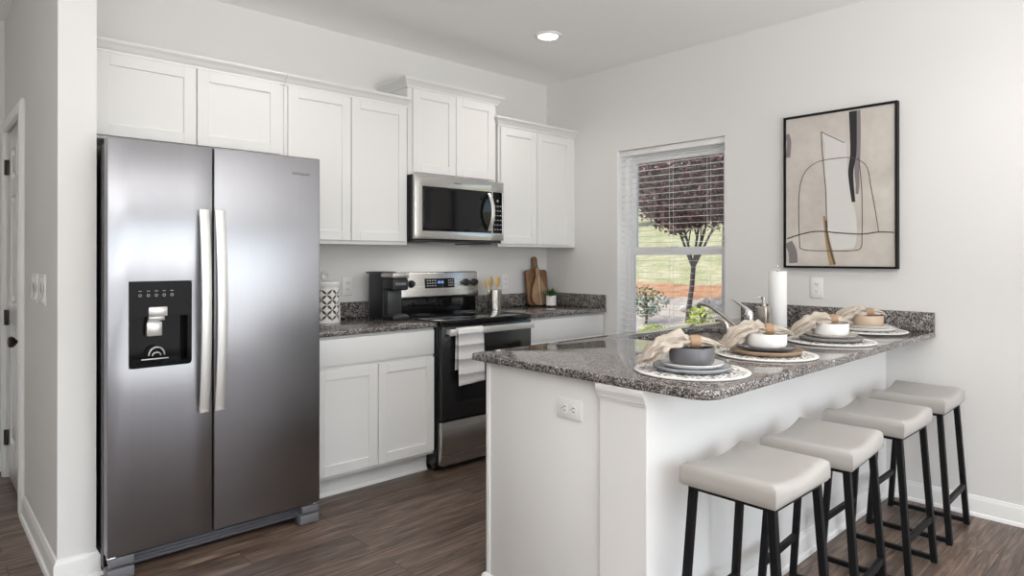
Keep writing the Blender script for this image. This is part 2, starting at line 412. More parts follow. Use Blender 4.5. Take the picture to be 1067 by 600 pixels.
# interior door at the left edge, in the partition
d = B().holed('x', [.34, .44, .66, .72, .94, 1.04], [.01, .22, .92, 1.05, 1.66, 1.76, 1.93, 2.045], {(1, 1), (3, 1), (1, 3), (3, 3), (1, 5), (3, 5)}, -3.525, -3.49, .004)
for y0, y1 in ((.44, .66), (.72, .94)):
    for z0, z1 in ((.22, .92), (1.05, 1.66), (1.76, 1.93)):
        d.box(-3.505, -3.49, y0, y1, z0, z1).box(-3.521, -3.50, y0 + .035, y1 - .035, z0 + .035, z1 - .035, .008, 1)
door = struct('door_1', d, M_door)
c = B()
CAS = [(0, 0), (0, .012), (.02, .016), (.055, .018), (.065, .011), (.065, 0)]
for y0, y1, z0, z1 in ((.27, .335, 0, 2.115), (1.045, 1.11, 0, 2.115), (.335, 1.045, 2.05, 2.115)):
    c.box(-3.548, -3.53, y0, y1, z0, z1, .004).box(-3.554, -3.546, y0 + .012, y1 - .012, z0, z1 - (.012 if z1 > 2.1 else 0), .003)
struct('door_casing', c, M_trim, door)
b = B().lathe([(0, 0), (.032, 0), (.032, .006), (.012, .012), (.011, .035), (.022, .043), (.029, .055), (.030, .068), (.024, .079), (0, .084)], (0, 0, 0), 28)
for v in b.bm.verts: v.co = Vector((-3.525 - v.co.z * .78, .395 + v.co.y, .868 + v.co.x))
struct('door_knob', b, M_bronze, door)
for z in (.24, .95, 1.84):
    struct('door_hinge', B().box(-3.536, -3.524, 1.02, 1.05, z - .045, z + .045, .002).cyl((-3.54, 1.04, z - .045), .007, .09), M_bronze, door)

# window in the right wall
M_vinyl = mat('white_window_vinyl', (.90, .905, .91), .25)
w = B()
FX0, FX1 = .095, .165
w.holed('x', [WY0, WY0 + .045, WY1 - .045, WY1], [WZ0, WZ0 + .045, WZ1 - .045, WZ1], {(1, 1)}, FX0, FX1, .003)
win = struct('window_1', w, M_vinyl)
ZM = 1.355
s1 = B().holed('x', [WY0 + .045, WY0 + .085, WY1 - .085, WY1 - .045], [WZ0 + .045, WZ0 + .10, ZM - .03, ZM + .028], {(1, 1)}, .10, .128, .003)
s1.box(.092, .104, -1.235, -1.165, ZM + .020, ZM + .034, .003)
struct('jamb_liner', B().box(.002, FX0, WY1 - .006, WY1 - .0005, WZ0, WZ1 - .001).box(.002, FX0, WY0 + .0005, WY0 + .006, WZ0, WZ1 - .001), M_vinyl, win)
struct('lower_sash', s1, M_vinyl, win)
s2 = B().holed('x', [WY0 + .045, WY0 + .085, WY1 - .085, WY1 - .045], [ZM - .022, ZM + .022, WZ1 - .09, WZ1 - .045], {(1, 1)}, .130, .158, .003)
struct('upper_sash', s2, M_vinyl, win)
struct('lower_pane', B().box(.112, .116, WY0 + .08, WY1 - .08, WZ0 + .095, ZM - .02), M_glassw, win, smooth=0)
struct('upper_pane', B().box(.142, .146, WY0 + .08, WY1 - .08, ZM + .015, WZ1 - .085), M_glassw, win, smooth=0)
struct('trim_1', B().box(-.022, .095, WY0 - .02, WY1 + .02, WZ0 - .022, WZ0, .004), M_trim)

# openings on the dining side (behind the camera)
def plain_window(name, axis, u, z, a0, a1):
    w = B().holed(axis, [u[0], u[0] + .06, (u[0] + u[1]) / 2 - .035, (u[0] + u[1]) / 2 + .035, u[1] - .06, u[1]], [z[0], z[0] + .06, z[1] - .06, z[1]], {(1, 1), (3, 1)}, a0, a1, .003)
    o = struct(name, w, M_trim)
    p = B().prism([(u[0] + .05, z[0] + .05), (u[1] - .05, z[0] + .05), (u[1] - .05, z[1] - .05), (u[0] + .05, z[1] - .05)], (a0 + a1) / 2 - .002, (a0 + a1) / 2 + .002, axis)
    struct('pane', p, M_glassw, o, smooth=0)
plain_window('window_2', 'y', (-3.30, -.20), (.12, 2.32), -6.58, -6.52)
plain_window('window_3', 'y', (-6.30, -3.60), (.10, 2.32), -6.58, -6.52)
plain_window('window_4', 'x', (-6.1, -4.5), (WZ0, WZ1), .09, .15)

# blind in the kitchen window
t = thing('window_blind', (.05, (WY0 + WY1) / 2, WZ1 - .001), 'white slatted blind, slats open, hanging in the window beside the sink', 'blind')
BY0, BY1 = WY0 + .009, WY1 - .009
obj('headrail', B().box(.024, .076, BY0, BY1, WZ1 - .042, WZ1 - .001, .003), M_trim, t)
sl = B(); z = WZ1 - .075
while z > WZ0 + .06:
    sl.bar((.05, BY0, z), (.05, BY1, z), .026, .0019, up=(.02, 0, 1), bv=0); z -= .0445
obj('slats', sl, M_trim, t, smooth=0)
obj('bottom_rail', B().box(.026, .074, BY0, BY1, WZ0 + .022, WZ0 + .038, .003), M_trim, t)
for y in (BY0 + .14, (BY0 + BY1) / 2, BY1 - .14):
    obj('ladder_cord', B().tube([(.0255, y, WZ1 - .05), (.0255, y, WZ0 + .036)], .0009, 6).tube([(.0745, y, WZ1 - .05), (.0745, y, WZ0 + .036)], .0009, 6), M_trim, t)
obj('tilt_wand', B().cyl((.008, BY1 - .085, 1.60), .0035, .46, n=10).cyl((.008, BY1 - .085, 1.585), .005, .03, n=10), M_trim, t)

# ------------------------------------------------------------------ cabinets
def shaker(x0, x1, z0, z1, yf, th=.02, rail=.057, rec=.009):
    b = B(); e = .0015
    b.box(x0, x0 + rail, yf, yf + th, z0, z1, e, 1).box(x1 - rail, x1, yf, yf + th, z0, z1, e, 1)
    b.box(x0 + rail, x1 - rail, yf, yf + th, z0, z0 + rail, e, 1).box(x0 + rail, x1 - rail, yf, yf + th, z1 - rail, z1, e, 1)
    b.box(x0 + rail - .002, x1 - rail + .002, yf + rec, yf + th - .002, z0 + rail - .002, z1 - rail + .002)
    return b
def carcass(x0, x1, y0, y1, z0, z1): return B().box(x0, x1, y0, y1, z0, z1, .0015, 1)
YU = -.32
def upper(name, label, x0, x1, z0, z1, doors, dz0, dz1):
    t = thing(name, ((x0 + x1) / 2, YU / 2, z0), label, 'cabinet', 'white wall cabinets')
    obj('carcass', carcass(x0, x1, YU, -.001, z0, z1), M_cab, t)
    for a, c in doors: obj('door', shaker(a, c, dz0, dz1, YU - .02), M_cab, t)
    return t
def crown(z):   # (out, z): flat base, cove and cap
    return [(0, z), (.012, z), (.014, z + .010), (.020, z + .014), (.026, z + .024), (.036, z + .036), (.046, z + .042), (.047, z + .046), (.052, z + .046), (.052, z + .056), (0, z + .056)]
t = upper('wall_cabinet', 'short white two-door wall cabinet directly above the refrigerator', -3.394, -2.436, 1.86, 2.285, [(-3.335, -2.899), (-2.893, -2.462)], 1.875, 2.262)
obj('crown_moulding', B().mold([(-3.394, YU), (-2.436, YU)], crown(2.265)), M_cab, t)
t = upper('wall_cabinet', 'tall white two-door wall cabinet between the refrigerator and the microwave', -2.434, -1.619, 1.385, 2.285, [(-2.416, -2.030), (-2.024, -1.635)], 1.408, 2.262)
obj('crown_moulding', B().mold([(-2.434, YU), (-1.619, YU)], crown(2.265)), M_cab, t)
t = upper('wall_cabinet', 'raised white two-door wall cabinet above the microwave with its own crown', -1.615, -.858, 1.84, 2.415, [(-1.583, -1.237), (-1.232, -.889)], 1.858, 2.398)
obj('crown_moulding', B().mold([(-1.615, -.002), (-1.615, YU), (-.858, YU), (-.858, -.002)], crown(2.402)), M_cab, t)
t = upper('wall_cabinet', 'tall white two-door wall cabinet in the corner to the right of the microwave', -.836, -.001, 1.385, 2.285, [(-.822, -.454), (-.448, -.062)], 1.405, 2.255)
obj('crown_moulding', B().mold([(-.836, -.002), (-.836, YU), (-.001, YU)], crown(2.265)), M_cab, t)

def base_cab(label, x0, x1, dw, doors, tk_x):
    t = thing('base_cabinet', ((x0 + x1) / 2, -.3, 0), label, 'cabinet')
    obj('carcass', carcass(x0, x1, -.61, -.002, .115, .882), M_cab, t)
    obj('toe_kick', B().box(tk_x[0], tk_x[1], -.537, -.45, 0, .115).mold([(tk_x[0], -.537), (tk_x[1], -.537)], [(0, 0), (.010, 0), (.009, .010), (.004, .017), (0, .019)]), M_cab, t)
    for a, c in dw: obj('drawer_front', B().box(a, c, -.63, -.61, .722, .868, .0025), M_cab, t)
    for a, c in doors: obj('door', shaker(a, c, .135, .705, -.63), M_cab, t)
base_cab('white base cabinet with one drawer front and two doors between refrigerator and range', -2.44, -1.622, [(-2.40, -1.63)], [(-2.40, -2.021), (-2.015, -1.63)], (-2.44, -1.622))
base_cab('white base cabinet in the corner to the right of the range', -.842, -.002, [(-.825, -.016)], [(-.825, -.424), (-.418, -.016)], (-.842, -.002))

def slab(name, b, label, cat='countertop'): return obj(name, b, M_granite, None, None, 35, label, cat)
t = thing('countertop', (-2.03, -.3, .884), 'short speckled granite countertop under the coffee maker and lattice canister', 'countertop')
obj('slab', B().box(-2.455, -1.619, -.648, -.001, .884, .914, .004), M_granite, t)
obj('backsplash', B().box(-2.455, -1.619, -.022, -.001, .914, 1.016, .003), M_granite, t)
t = thing('countertop', (-.42, -.3, .884), 'speckled granite countertop in the corner under the cutting boards and plant', 'countertop')
obj('slab', B().box(-.846, -.001, -.648, -.001, .884, .914, .004), M_granite, t)
obj('backsplash', B().box(-.846, -.001, -.022, -.001, .914, 1.016, .003), M_granite, t)
obj('side_splash', B().box(-.022, -.001, -.645, -.022, .914, 1.016, .003), M_granite, t)

# ------------------------------------------------------------------ peninsula
t = thing('peninsula_cabinet', (-1.1, -2.1, 0), 'white peninsula base cabinet with plain end panel holding an outlet', 'cabinet')
obj('carcass', B().holed('z', [-2.216, -1.45, -.62, -.002], [-2.419, -2.33, -1.86, -1.83], {(1, 1)}, .105, .882), M_cab, t, smooth=0)
obj('cabinet_floor', B().box(-1.45, -.62, -2.33, -1.86, .105, .125), M_cab, t)
obj('end_panel', B().box(-2.230, -2.216, -2.419, -1.822, 0, .883, .002).box(-2.236, -2.216, -1.835, -1.815, 0, .883, .002), M_cab, t)
obj('base_moulding', B().mold([(-2.225, -1.812), (-2.236, -1.812), (-2.236, -2.419)], [(0, 0), (.012, 0), (.012, .008), (.008, .017), (0, .022)]), M_trim, t)
obj('toe_kick', B().box(-2.2, -.01, -1.90, -1.88, 0, .105), M_cab, t)
for i in range(4):
    x0 = -2.2 + i * .548
    bb = shaker(x0 + .006, x0 + .54, .135, .70, -1.83)
    bb.box(x0 + .006, x0 + .54, -1.83, -1.81, .715, .868, .002)
    obj('door', bb, M_cab, t)
# knee wall behind the cabinet, on the stool side
b = B().box(-2.248, -.0, -2.612, -2.42, 0, .883, .0015, 1); struct('wall_peninsula', b, M_trim)
b = B().mold([(-2.248, -2.418), (-2.248, -2.614)], [(0, .828), (.005, .828), (.006, .836), (.011, .839), (.012, .848), (.018, .858), (.021, .868), (.021, .8835), (0, .8835)])
struct('trim_2', b, M_trim)
base('baseboard_peninsula', [(-2.248, -2.42), (-2.248, -2.612), (-.015, -2.612)])

def granite_peninsula():
    cr, ir = .075, .05
    out = []
    def arc(cx, cy, r, a0, a1, n=8): return [(cx + r * math.cos(R(a0 + (a1 - a0) * i / n)), cy + r * math.sin(R(a0 + (a1 - a0) * i / n))) for i in range(n + 1)]
    X0, X1, Y0, Y1 = -2.270, -.001, -2.847, -1.759
    out += arc(X0 + cr, Y0 + cr, cr, 180, 270) + [(X1, Y0), (X1, Y1)] + arc(X0 + .012, Y1 - .012, .012, 90, 180, 3)
    x0, x1, y0, y1 = -1.40, -.68, -2.275, -1.885
    inn = arc(x0 + ir, y0 + ir, ir, 180, 270) + arc(x1 - ir, y0 + ir, ir, 270, 360) + arc(x1 - ir, y1 - ir, ir, 0, 90) + arc(x0 + ir, y1 - ir, ir, 90, 180)
    bm = bmesh.new(); ed = []
    for loop in (out, inn):
        vs = [bm.verts.new((x, y, .884)) for x, y in loop]
        ed += [bm.edges.new((vs[i], vs[(i + 1) % len(vs)])) for i in range(len(vs))]
    bmesh.ops.triangle_fill(bm, use_beauty=True, use_dissolve=False, edges=ed)
    ret = bmesh.ops.extrude_face_region(bm, geom=list(bm.faces))
    for v in ret['geom']:
        if isinstance(v, bmesh.types.BMVert): v.co.z += .030
    bmesh.ops.recalc_face_normals(bm, faces=bm.faces)
    e2 = [e for e in bm.edges if len(e.link_faces) == 2 and e.calc_face_angle(0) > 1.2 and abs(e.verts[0].co.z - e.verts[1].co.z) < .001]
    bmesh.ops.bevel(bm, geom=e2, offset=.006, segments=3, profile=.5, affect='EDGES')
    b = B(); b.bm.free(); b.bm = bm; return b, inn
gb, inn = granite_peninsula()
t = thing('countertop', (-1.1, -2.3, .884), 'long speckled granite peninsula countertop with a sink cut-out and rounded corner', 'countertop')
obj('slab', gb, M_granite, t, smooth=30)
obj('backsplash', B().box(-.022, -.001, -2.847, -1.765, .914, 1.016, .003), M_granite, t)
# undermount sink
M_sink = steel('sink_steel', (.52, .49, .46), .3, (1.2, 140, 140))
bm = bmesh.new(); rings = []
cxs, cys = -1.04, -2.08
for sc, z in ((1.025, .8835), (1.0, .8835), (.99, .75), (.93, .70), (.2, .695)):
    rings.append([bm.verts.new((cxs + (x - cxs) * sc, cys + (y - cys) * sc, z)) for x, y in inn])
for a, c in zip(rings, rings[1:]):
    for i in range(len(a)): bm.faces.new((a[i], a[(i + 1) % len(a)], c[(i + 1) % len(a)], c[i]))
bm.faces.new(rings[-1]); bmesh.ops.recalc_face_normals(bm, faces=bm.faces)
for f in bm.faces: f.normal_flip()
sb = B(); sb.bm.free(); sb.bm = bm
t = thing('kitchen_sink', (cxs, cys, .695), 'steel undermount kitchen sink set into the granite peninsula', 'sink')
so = obj('basin', sb, M_sink, t); md = so.modifiers.new('thick', 'SOLIDIFY'); md.thickness = .0015; md.offset = 1
obj('drain', B().cyl((cxs, cys, .696), .045, .006).cyl((cxs, cys, .702), .02, .006), M_chrome, t)

# ------------------------------------------------------------------ refrigerator
t = thing('refrigerator', (-2.93, -.43, 0), 'tall stainless steel side-by-side refrigerator with ice and water dispenser', 'refrigerator')
FX, FR, FS = -3.384, -2.474, -2.980
obj('cabinet_body', B().box(FX, FR, -.762, -.04, .035, 1.772, .006), M_black, t)
YD0, YD1 = -.834, -.768
dl = B().holed('y', [FX, -3.305, -3.072, FS - .0025], [.10, .853, 1.203, 1.792], {(1, 1)}, YD0, YD1, .005)
left = obj('door', dl, M_steel, t, label='left freezer door with the black dispenser')
dr = B().box(FS + .0035, FR, YD0, YD1, .10, 1.792, .006, 3)
right = obj('door', dr, M_steel, t, label='right door with the maker\'s name at the top')
def fridge_handle(xa, xb, par):
    b = B(); zs = [.632 + i * (1.515 - .632) / 24 for i in range(25)]
    bm = b.bm; rings = []
    for i, z in enumerate(zs):
        k = i / 24 * 2 - 1; y = YD0 - .022 - .036 * (1 - k ** 2)
        th = .011
        rings.append([bm.verts.new(p) for p in ((xa, y + th, z), (xa, y + .002, z), (xa + .003, y, z), (xb - .003, y, z), (xb, y + .002, z), (xb, y + th, z))])
    for a, c in zip(rings, rings[1:]):
        for j in range(6): bm.faces.new((a[j], a[(j + 1) % 6], c[(j + 1) % 6], c[j]))
    bm.faces.new(rings[0]); bm.faces.new(rings[-1]); bmesh.ops.recalc_face_normals(bm, faces=bm.faces)
    for z0 in (.632, 1.489): b.box(xa + .003, xb - .003, YD0 - .024, YD0 + .001, z0, z0 + .026, .002)
    obj('handle', b, M_handle, par)
fridge_handle(-3.043, -3.003, left); fridge_handle(-2.978, -2.936, right)
# dispenser
DX0, DX1, DZ0, DZ1 = -3.305, -3.072, .853, 1.203
b = B()
def rrect(x0, x1, z0, z1, r, n=5):
    pts = []
    for cx, cz, a in ((x1 - r, z1 - r, 0), (x0 + r, z1 - r, 90), (x0 + r, z0 + r, 180), (x1 - r, z0 + r, 270)):
        pts += [(cx + r * math.cos(R(a + 90 * i / n)), cz + r * math.sin(R(a + 90 * i / n))) for i in range(n + 1)]
    return pts
def ring_plate(b, o, i, y0, y1):
    t_ = bmesh.new(); n = len(o); V = [[t_.verts.new((u, y, v)) for u, v in lp] for lp in (o, i) for y in (y0, y1)]
    of, ob, jf, jb = V
    for k in range(n):
        l = (k + 1) % n
        for q in ((of[k], of[l], jf[l], jf[k]), (ob[k], ob[l], jb[l], jb[k]), (of[k], of[l], ob[l], ob[k]), (jf[k], jf[l], jb[l], jb[k])): t_.faces.new(q)
    bmesh.ops.recalc_face_normals(t_, faces=t_.faces); b._merge(t_)
ring_plate(b, rrect(DX0 - .003, DX1 + .003, DZ0 - .003, DZ1 + .003, .016), rrect(DX0 + .006, DX1 - .006, DZ0 + .014, 1.062, .006), YD0 - .004, YD0 + .012)
b.box(DX0 + .002, DX1 - .002, YD1 - .012, YD1 - .002, DZ0 + .002, DZ1 - .002)
for x0, x1 in ((DX0 + .001, DX0 + .012), (DX1 - .012, DX1 - .001)): b.box(x0, x1, YD0, YD1 - .004, DZ0 + .002, DZ1 - .002)
b.box(DX0 + .002, DX1 - .002, YD0 - .001, YD1 - .004, DZ0 + .002, DZ0 + .016).box(DX0 + .002, DX1 - .002, YD0 + .002, YD1 - .004, 1.06, DZ1 - .002)
disp = obj('dispenser_panel', b, M_blackdis, left, label='black glossy ice and water dispenser')
b = B()
for i in range(5):
    x = -3.268 + i * .030
    b.lathe([(.0042, 0), (.006, 0), (.006, .001), (.0042, .001)], (x, YD0 - .004, 1.149), 16, 'y', True).box(x - .006, x + .006, YD0 - .005, YD0 - .0038, 1.166, 1.168)
obj('control_icons', b, M_icon, left)
obj('ice_chute', B().box(-3.238, -3.165, YD0 - .009, YD1 - .012, 1.060, 1.100, .004).box(-3.232, -3.170, YD0 + .014, YD1 - .012, 1.040, 1.065, .004), M_silverpl, left)
obj('dispenser_paddle', B().box(-3.238, -3.178, YD0 + .020, YD1 - .014, .975, 1.036, .006).box(-3.232, -3.184, YD0 + .028, YD1 - .014, 1.03, 1.045, .003), M_silverpl, left)
b = B().tube([(-3.20 + .030 * math.cos(R(a)), YD0 + .020, .895 + .034 * math.sin(R(a))) for a in range(0, 181, 15)], .0035, 8)
b.tube([(-3.20 + .016 * math.cos(R(a)), YD0 + .022, .893 + .014 * math.sin(R(a))) for a in range(0, 181, 15)], .003, 8).box(-3.262, -3.158, YD0 + .004, YD0 + .020, .880, .8845, .001)
obj('drip_ring', b, M_silverpl, left)
b = text_mesh(B(), 'Whirlpool', .021, Matrix.Translation((-2.574, YD0 - .0006, 1.710)) @ FACE_FRONT); obj('maker_name', b, M_logo, right, smooth=0)
b = B().box(-3.30, -2.55, -.775, -.755, .030, .088, .003)
for i in range(3): b.box(-3.29, -2.56, -.784, -.774, .040 + i * .015, .047 + i * .015, .0015)
obj('base_grille', b, M_darkgrey, t)
for x0, x1 in ((-3.384, -3.285), (-2.572, -2.474)):
    b = B().box(x0, x1, -.828, -.765, .004, .048, .004).box(x0 + .012, x1, -.824, -.765, .056, .092, .004)
    obj('foot_cover', b, M_greypl, t)
    hx = x0 + .012 if x0 < -3 else x1 - .02
    obj('hinge_pin', B().cyl((hx, -.815, .055), .005, .046, n=12).box(hx - .010, hx + .022, -.826, -.80, .090, .0985, .002), M_chrome, t)
for x in (FX + .03, FR - .09): obj('top_hinge', B().box(x, x + .06, -.80, -.70, 1.772, 1.787, .004), M_darkgrey, t)

# ------------------------------------------------------------------ range
RX0, RX1, RF = -1.616, -.850, -.665
t = thing('kitchen_range', (-1.233, -.33, 0), 'black and stainless electric range between the two base cabinets', 'range')
obj('range_body', B().box(RX0, RX1, RF + .03, -.02, .035, .893, .003).box(RX0 + .012, RX1 - .012, -.60, -.05, 0, .04), M_black, t)
ct = obj('cooktop', B().box(RX0 - .002, RX1 + .002, RF - .012, -.03, .893, .921, .006, 3), M_blackgl, t)
M_ring = mat('burner_ring_print', (.10, .10, .105), .25)
for x, y, r in ((-1.43, -.50, .115), (-1.04, -.50, .09), (-1.43, -.23, .08), (-1.04, -.23, .105)):
    obj('burner_ring', B().lathe([(r - .003, .9211), (r, .9211), (r, .9216), (r - .003, .9216)], (x, y, 0), 48, 'z', True).lathe([(r * .55 - .002, .9211), (r * .55, .9211), (r * .55, .9216), (r * .55 - .002, .9216)], (x, y, 0), 40, 'z', True), M_ring, ct)
od = obj('oven_door', B().box(RX0 + .006, RX1 - .006, RF - .018, RF + .03, .318, .884, .005), M_black, t)
obj('oven_window', B().prism(rrect(RX0 + .11, RX1 - .11, .42, .74, .02), RF - .0195, RF - .012, 'y'), M_blackgl, od)
obj('window_trim', (lambda b: (ring_plate(b, rrect(RX0 + .10, RX1 - .10, .405, .755, .025), rrect(RX0 + .11, RX1 - .11, .42, .74, .02), RF - .021, RF - .015), b)[1])(B()), M_black, od)
hb = B().box(RX0 + .035, RX1 - .02, RF - .066, RF - .050, .832, .872, .004, 3)
for x in (RX0 + .05, RX1 - .05): hb.box(x - .015, x + .015, RF - .052, RF - .017, .838, .866, .003)
obj('door_handle', hb, M_handle, od)
obj('storage_drawer', B().box(RX0 + .006, RX1 - .006, RF - .015, RF + .03, .042, .306, .004), M_steelh, t)
bk = B().box(RX0, RX1, -.085, -.02, .915, 1.02, .002)
obj('rear_panel', bk, M_blackgl, t)
tt = B()
poly = [(-.118, 1.035), (-.100, 1.198), (-.092, 1.204), (-.022, 1.204), (-.022, 1.02), (-.105, 1.02)]
tt.prism(poly, RX0, RX1, 'x', .003)
bg_ = obj('control_panel', tt, M_steelh, t)
def on_panel(x, z, off=0):   # a point on the tilted panel
    k = (z - 1.035) / (1.198 - 1.035); return Vector((x, -.118 + .018 * k - off, z))
TILT = Matrix.Rotation(-math.atan2(.018, .163), 4, 'X')
dp = B().box(-1.330, -1.070, -.0015, .003, -.034, .034, .001)
dp.m(1)
for i in range(4):
    for j in range(3): dp.box(-1.312 + i * .022, -1.300 + i * .022, -.0021, -.0012, -.020 + j * .018, -.014 + j * .018)
for i in range(3):
    for j in range(3): dp.box(-1.125 + i * .017, -1.117 + i * .017, -.0021, -.0012, -.020 + j * .018, -.013 + j * .018)
dp.m(2); text_mesh(dp, '10:45', .026, Matrix.Translation((-1.195, -.0018, .006)) @ FACE_FRONT)
bmesh.ops.transform(dp.bm, matrix=Matrix.Translation((0, on_panel(0, 1.124).y, 1.124)) @ TILT, verts=dp.bm.verts)
obj('clock_display', dp, [M_blackgl, M_icon, M_led], bg_, smooth=0)
for x in (-1.535, -1.445, -.964, -.885):
    k = B().lathe([(0, 0), (.027, 0), (.027, .006), (.021, .008), (.0195, .026), (.017, .029), (0, .029)], (0, 0, 0), 28, 'y').box(-.005, .005, -.036, -.026, -.019, .019, .002)
    for v in k.bm.verts: v.co = TILT @ v.co
    bmesh.ops.translate(k.bm, vec=on_panel(x, 1.124), verts=k.bm.verts)
    obj('knob', k, M_blackmat, bg_)

# tea towel over the oven handle
bm = bmesh.new(); X0, X1, nx = -1.530, -1.328, 14; yh = RF - .058
path = [(yh + .018, .62)] + [(yh + .018 - .001 * i, .62 + .025 * i) for i in range(1, 10)] + [(yh + .014, .868), (yh + .006, .8765), (yh - .004, .8765), (yh - .0125, .870)] + [(yh - .014 - .0004 * i, .85 - .021 * i) for i in range(16)]
g = []
for j, (y, z) in enumerate(path):
    row = []
    for i in range(nx + 1):
        u = i / nx; dn = max(0, (.86 - z)) if j > 12 else 0
        yy = y - .006 * dn * 3 * (1 + math.sin(u * 9 + z * 6)) * .5
        xx = X0 + (X1 - X0) * u + (.012 * dn * (1 if u > .5 else -.2))
        row.append(bm.verts.new((xx, yy, z + (.012 * (u - .5) if j > 20 else 0))))
    g.append(row)
for a, c in zip(g, g[1:]):
    for i in range(nx): bm.faces.new((a[i], a[i + 1], c[i + 1], c[i]))
bmesh.ops.recalc_face_normals(bm, faces=bm.faces)
b = B(); b.bm.free(); b.bm = bm
o = obj('tea_towel', b, M_towel, None, (-1.44, yh, .50), 60, 'white and grey striped tea towel hanging over the oven door handle', 'towel')
md = o.modifiers.new('thick', 'SOLIDIFY'); md.thickness = .003; md.offset = 0

# ------------------------------------------------------------------ microwave
MX0, MX1, MF = -1.616, -.850, -.400
t = thing('microwave_oven', (-1.233, -.2, 1.415), 'stainless over-the-range microwave with black window hung under the raised cabinet', 'microwave')
obj('microwave_body', B().box(MX0 + .001, MX1 - .001, MF + .028, -.004, 1.42, 1.838, .003), M_black, t)
SP = -.965
dm = B().holed('y', [MX0 + .002, MX0 + .075, -1.005, SP - .001], [1.425, 1.478, 1.775, 1.838], {(1, 1)}, MF, MF + .027, .003)
# the black glass runs from the window into the control panel
dm = B().holed('y', [MX0 + .002, MX0 + .062, SP - .001], [1.425, 1.478, 1.765, 1.838], {(1, 1)}, MF, MF + .027, .003)
md_ = obj('microwave_door', dm, M_steelh, t)
obj('door_window', B().box(MX0 + .060, SP - .001, MF + .002, MF + .02, 1.476, 1.767, .002), M_blackgl, md_)
M_mesh = mat('smoked_window_mesh', (.010, .010, .011), .06, spec=.35)
obj('window_screen', B().prism(rrect(MX0 + .078, -1.075, 1.495, 1.748, .012), MF + .0008, MF + .004, 'y'), M_mesh, md_)
hb = B(); zz = [1.492 + i * (1.752 - 1.492) / 16 for i in range(17)]
hb.tube([(-.992, MF - .006 - .040 * (1 - (2 * i / 16 - 1) ** 2), z) for i, z in enumerate(zz)], .0155, 12, flat=.5, up=(0, 1, 0))
obj('door_handle', hb, M_handle, md_)
obj('control_frame', B().holed('y', [SP + .001, SP + .012, MX1 - .016, MX1 - .002], [1.425, 1.478, 1.765, 1.838], {(1, 1)}, MF, MF + .027, .003), M_steelh, t)
cp = B().box(SP + .001, MX1 - .015, MF + .002, MF + .02, 1.476, 1.767, .001).m(1)
for r_ in range(7):
    for q in range(3):
        if (r_, q) in ((0, 0), (0, 2)): continue
        x = SP + .030 + q * .026; z = 1.500 + (6 - r_) * .033; cp.box(x - .007, x + .007, MF + .001, MF + .0025, z, z + (.006 if r_ else .014))
obj('keypad', cp, [M_blackgl, M_icon], t, smooth=0)
b = text_mesh(B(), 'Whirlpool', .014, Matrix.Translation((-1.27, MF - .0005, 1.800)) @ FACE_FRONT); obj('maker_name', b, M_logo, md_, smooth=0)
vb = B().box(MX0 + .01, MX1 - .01, MF + .02, -.02, 1.405, 1.424, .004)
for i in range(9): vb.box(MX0 + .06 + i * .014, MX0 + .066 + i * .014, -.30, -.12, 1.402, 1.406)
vb.box(-1.06, -.93, -.36, -.10, 1.396, 1.41, .003)
obj('vent_underside', vb, M_black, t)
lamp('backsplash_fill', 'AREA', (-1.233, -.30, 1.39), (0, 0, 0), 1.5, (1, .96, .9), shape='RECTANGLE', size=.5, size_y=.08)  # added lamp that brightens the backsplash under the wall cabinets

# ------------------------------------------------------------------ countertop things
# lattice canister
t = thing('canister', (-2.121, -.20, .9145), 'white ceramic canister with pierced lattice sides and ring lid', 'canister')
bm = bmesh.new(); n, m_, rr, z0, hh = 96, 40, .085, .9145, .215
inside = []
def cut(u, v):  # petals in a square repeat
    a = (u * 8) % 1 - .5; c = (v * 3) % 1 - .5
    for sx in (-1, 1):
        for sy in (-1, 1):
            px, py = a - sx * .25, c - sy * .25
            d1 = (px * sx + py * sy) / 1.414; d2 = (px * sx - py * sy) / 1.414
            if (d1 / .28) ** 2 + (d2 / .12) ** 2 < 1: return True
    return a * a + c * c < .004 or (abs(a) - .5) ** 2 + (abs(c) - .5) ** 2 < .005
n, m_ = 192, 72
vv = [[bm.verts.new((-2.121 + rr * math.cos(2 * PI * i / n), -.20 + rr * math.sin(2 * PI * i / n), z0 + hh * j / m_)) for i in range(n)] for j in range(m_ + 1)]
for j in range(m_):
    for i in range(n):
        v = (j + .5) / m_
        if .09 < v < .93 and cut((i + .5) / n, (v - .09) / .84): continue
        bm.faces.new((vv[j][i], vv[j][(i + 1) % n], vv[j + 1][(i + 1) % n], vv[j + 1][i]))
b = B(); b.bm.free(); b.bm = bm
o = obj('canister_wall', b, M_ceramw, t, smooth=60); md = o.modifiers.new('thick', 'SOLIDIFY'); md.thickness = .006; md.offset = -1
obj('canister_liner', B().cyl((-2.121, -.20, z0), .074, hh - .006, n=40), mat('canister_dark_liner', (.16, .13, .10), .8), t)
b = B().lathe([(0, 0), (.088, 0), (.090, .003), (.090, .026), (.087, .030), (.03, .034), (.012, .036), (0, .036)], (-2.121, -.20, z0 + hh), 48)
ld = obj('lid', b, M_ceramw, t)
obj('lid_ring', B().tube([(-2.121 + .021 * math.cos(2 * PI * i / 28) * .8, -.20 - .021 * math.cos(2 * PI * i / 28) * .6, z0 + hh + .066 + .021 * math.sin(2 * PI * i / 28)) for i in range(28)], .0105, 10, True), M_ceramw, ld)

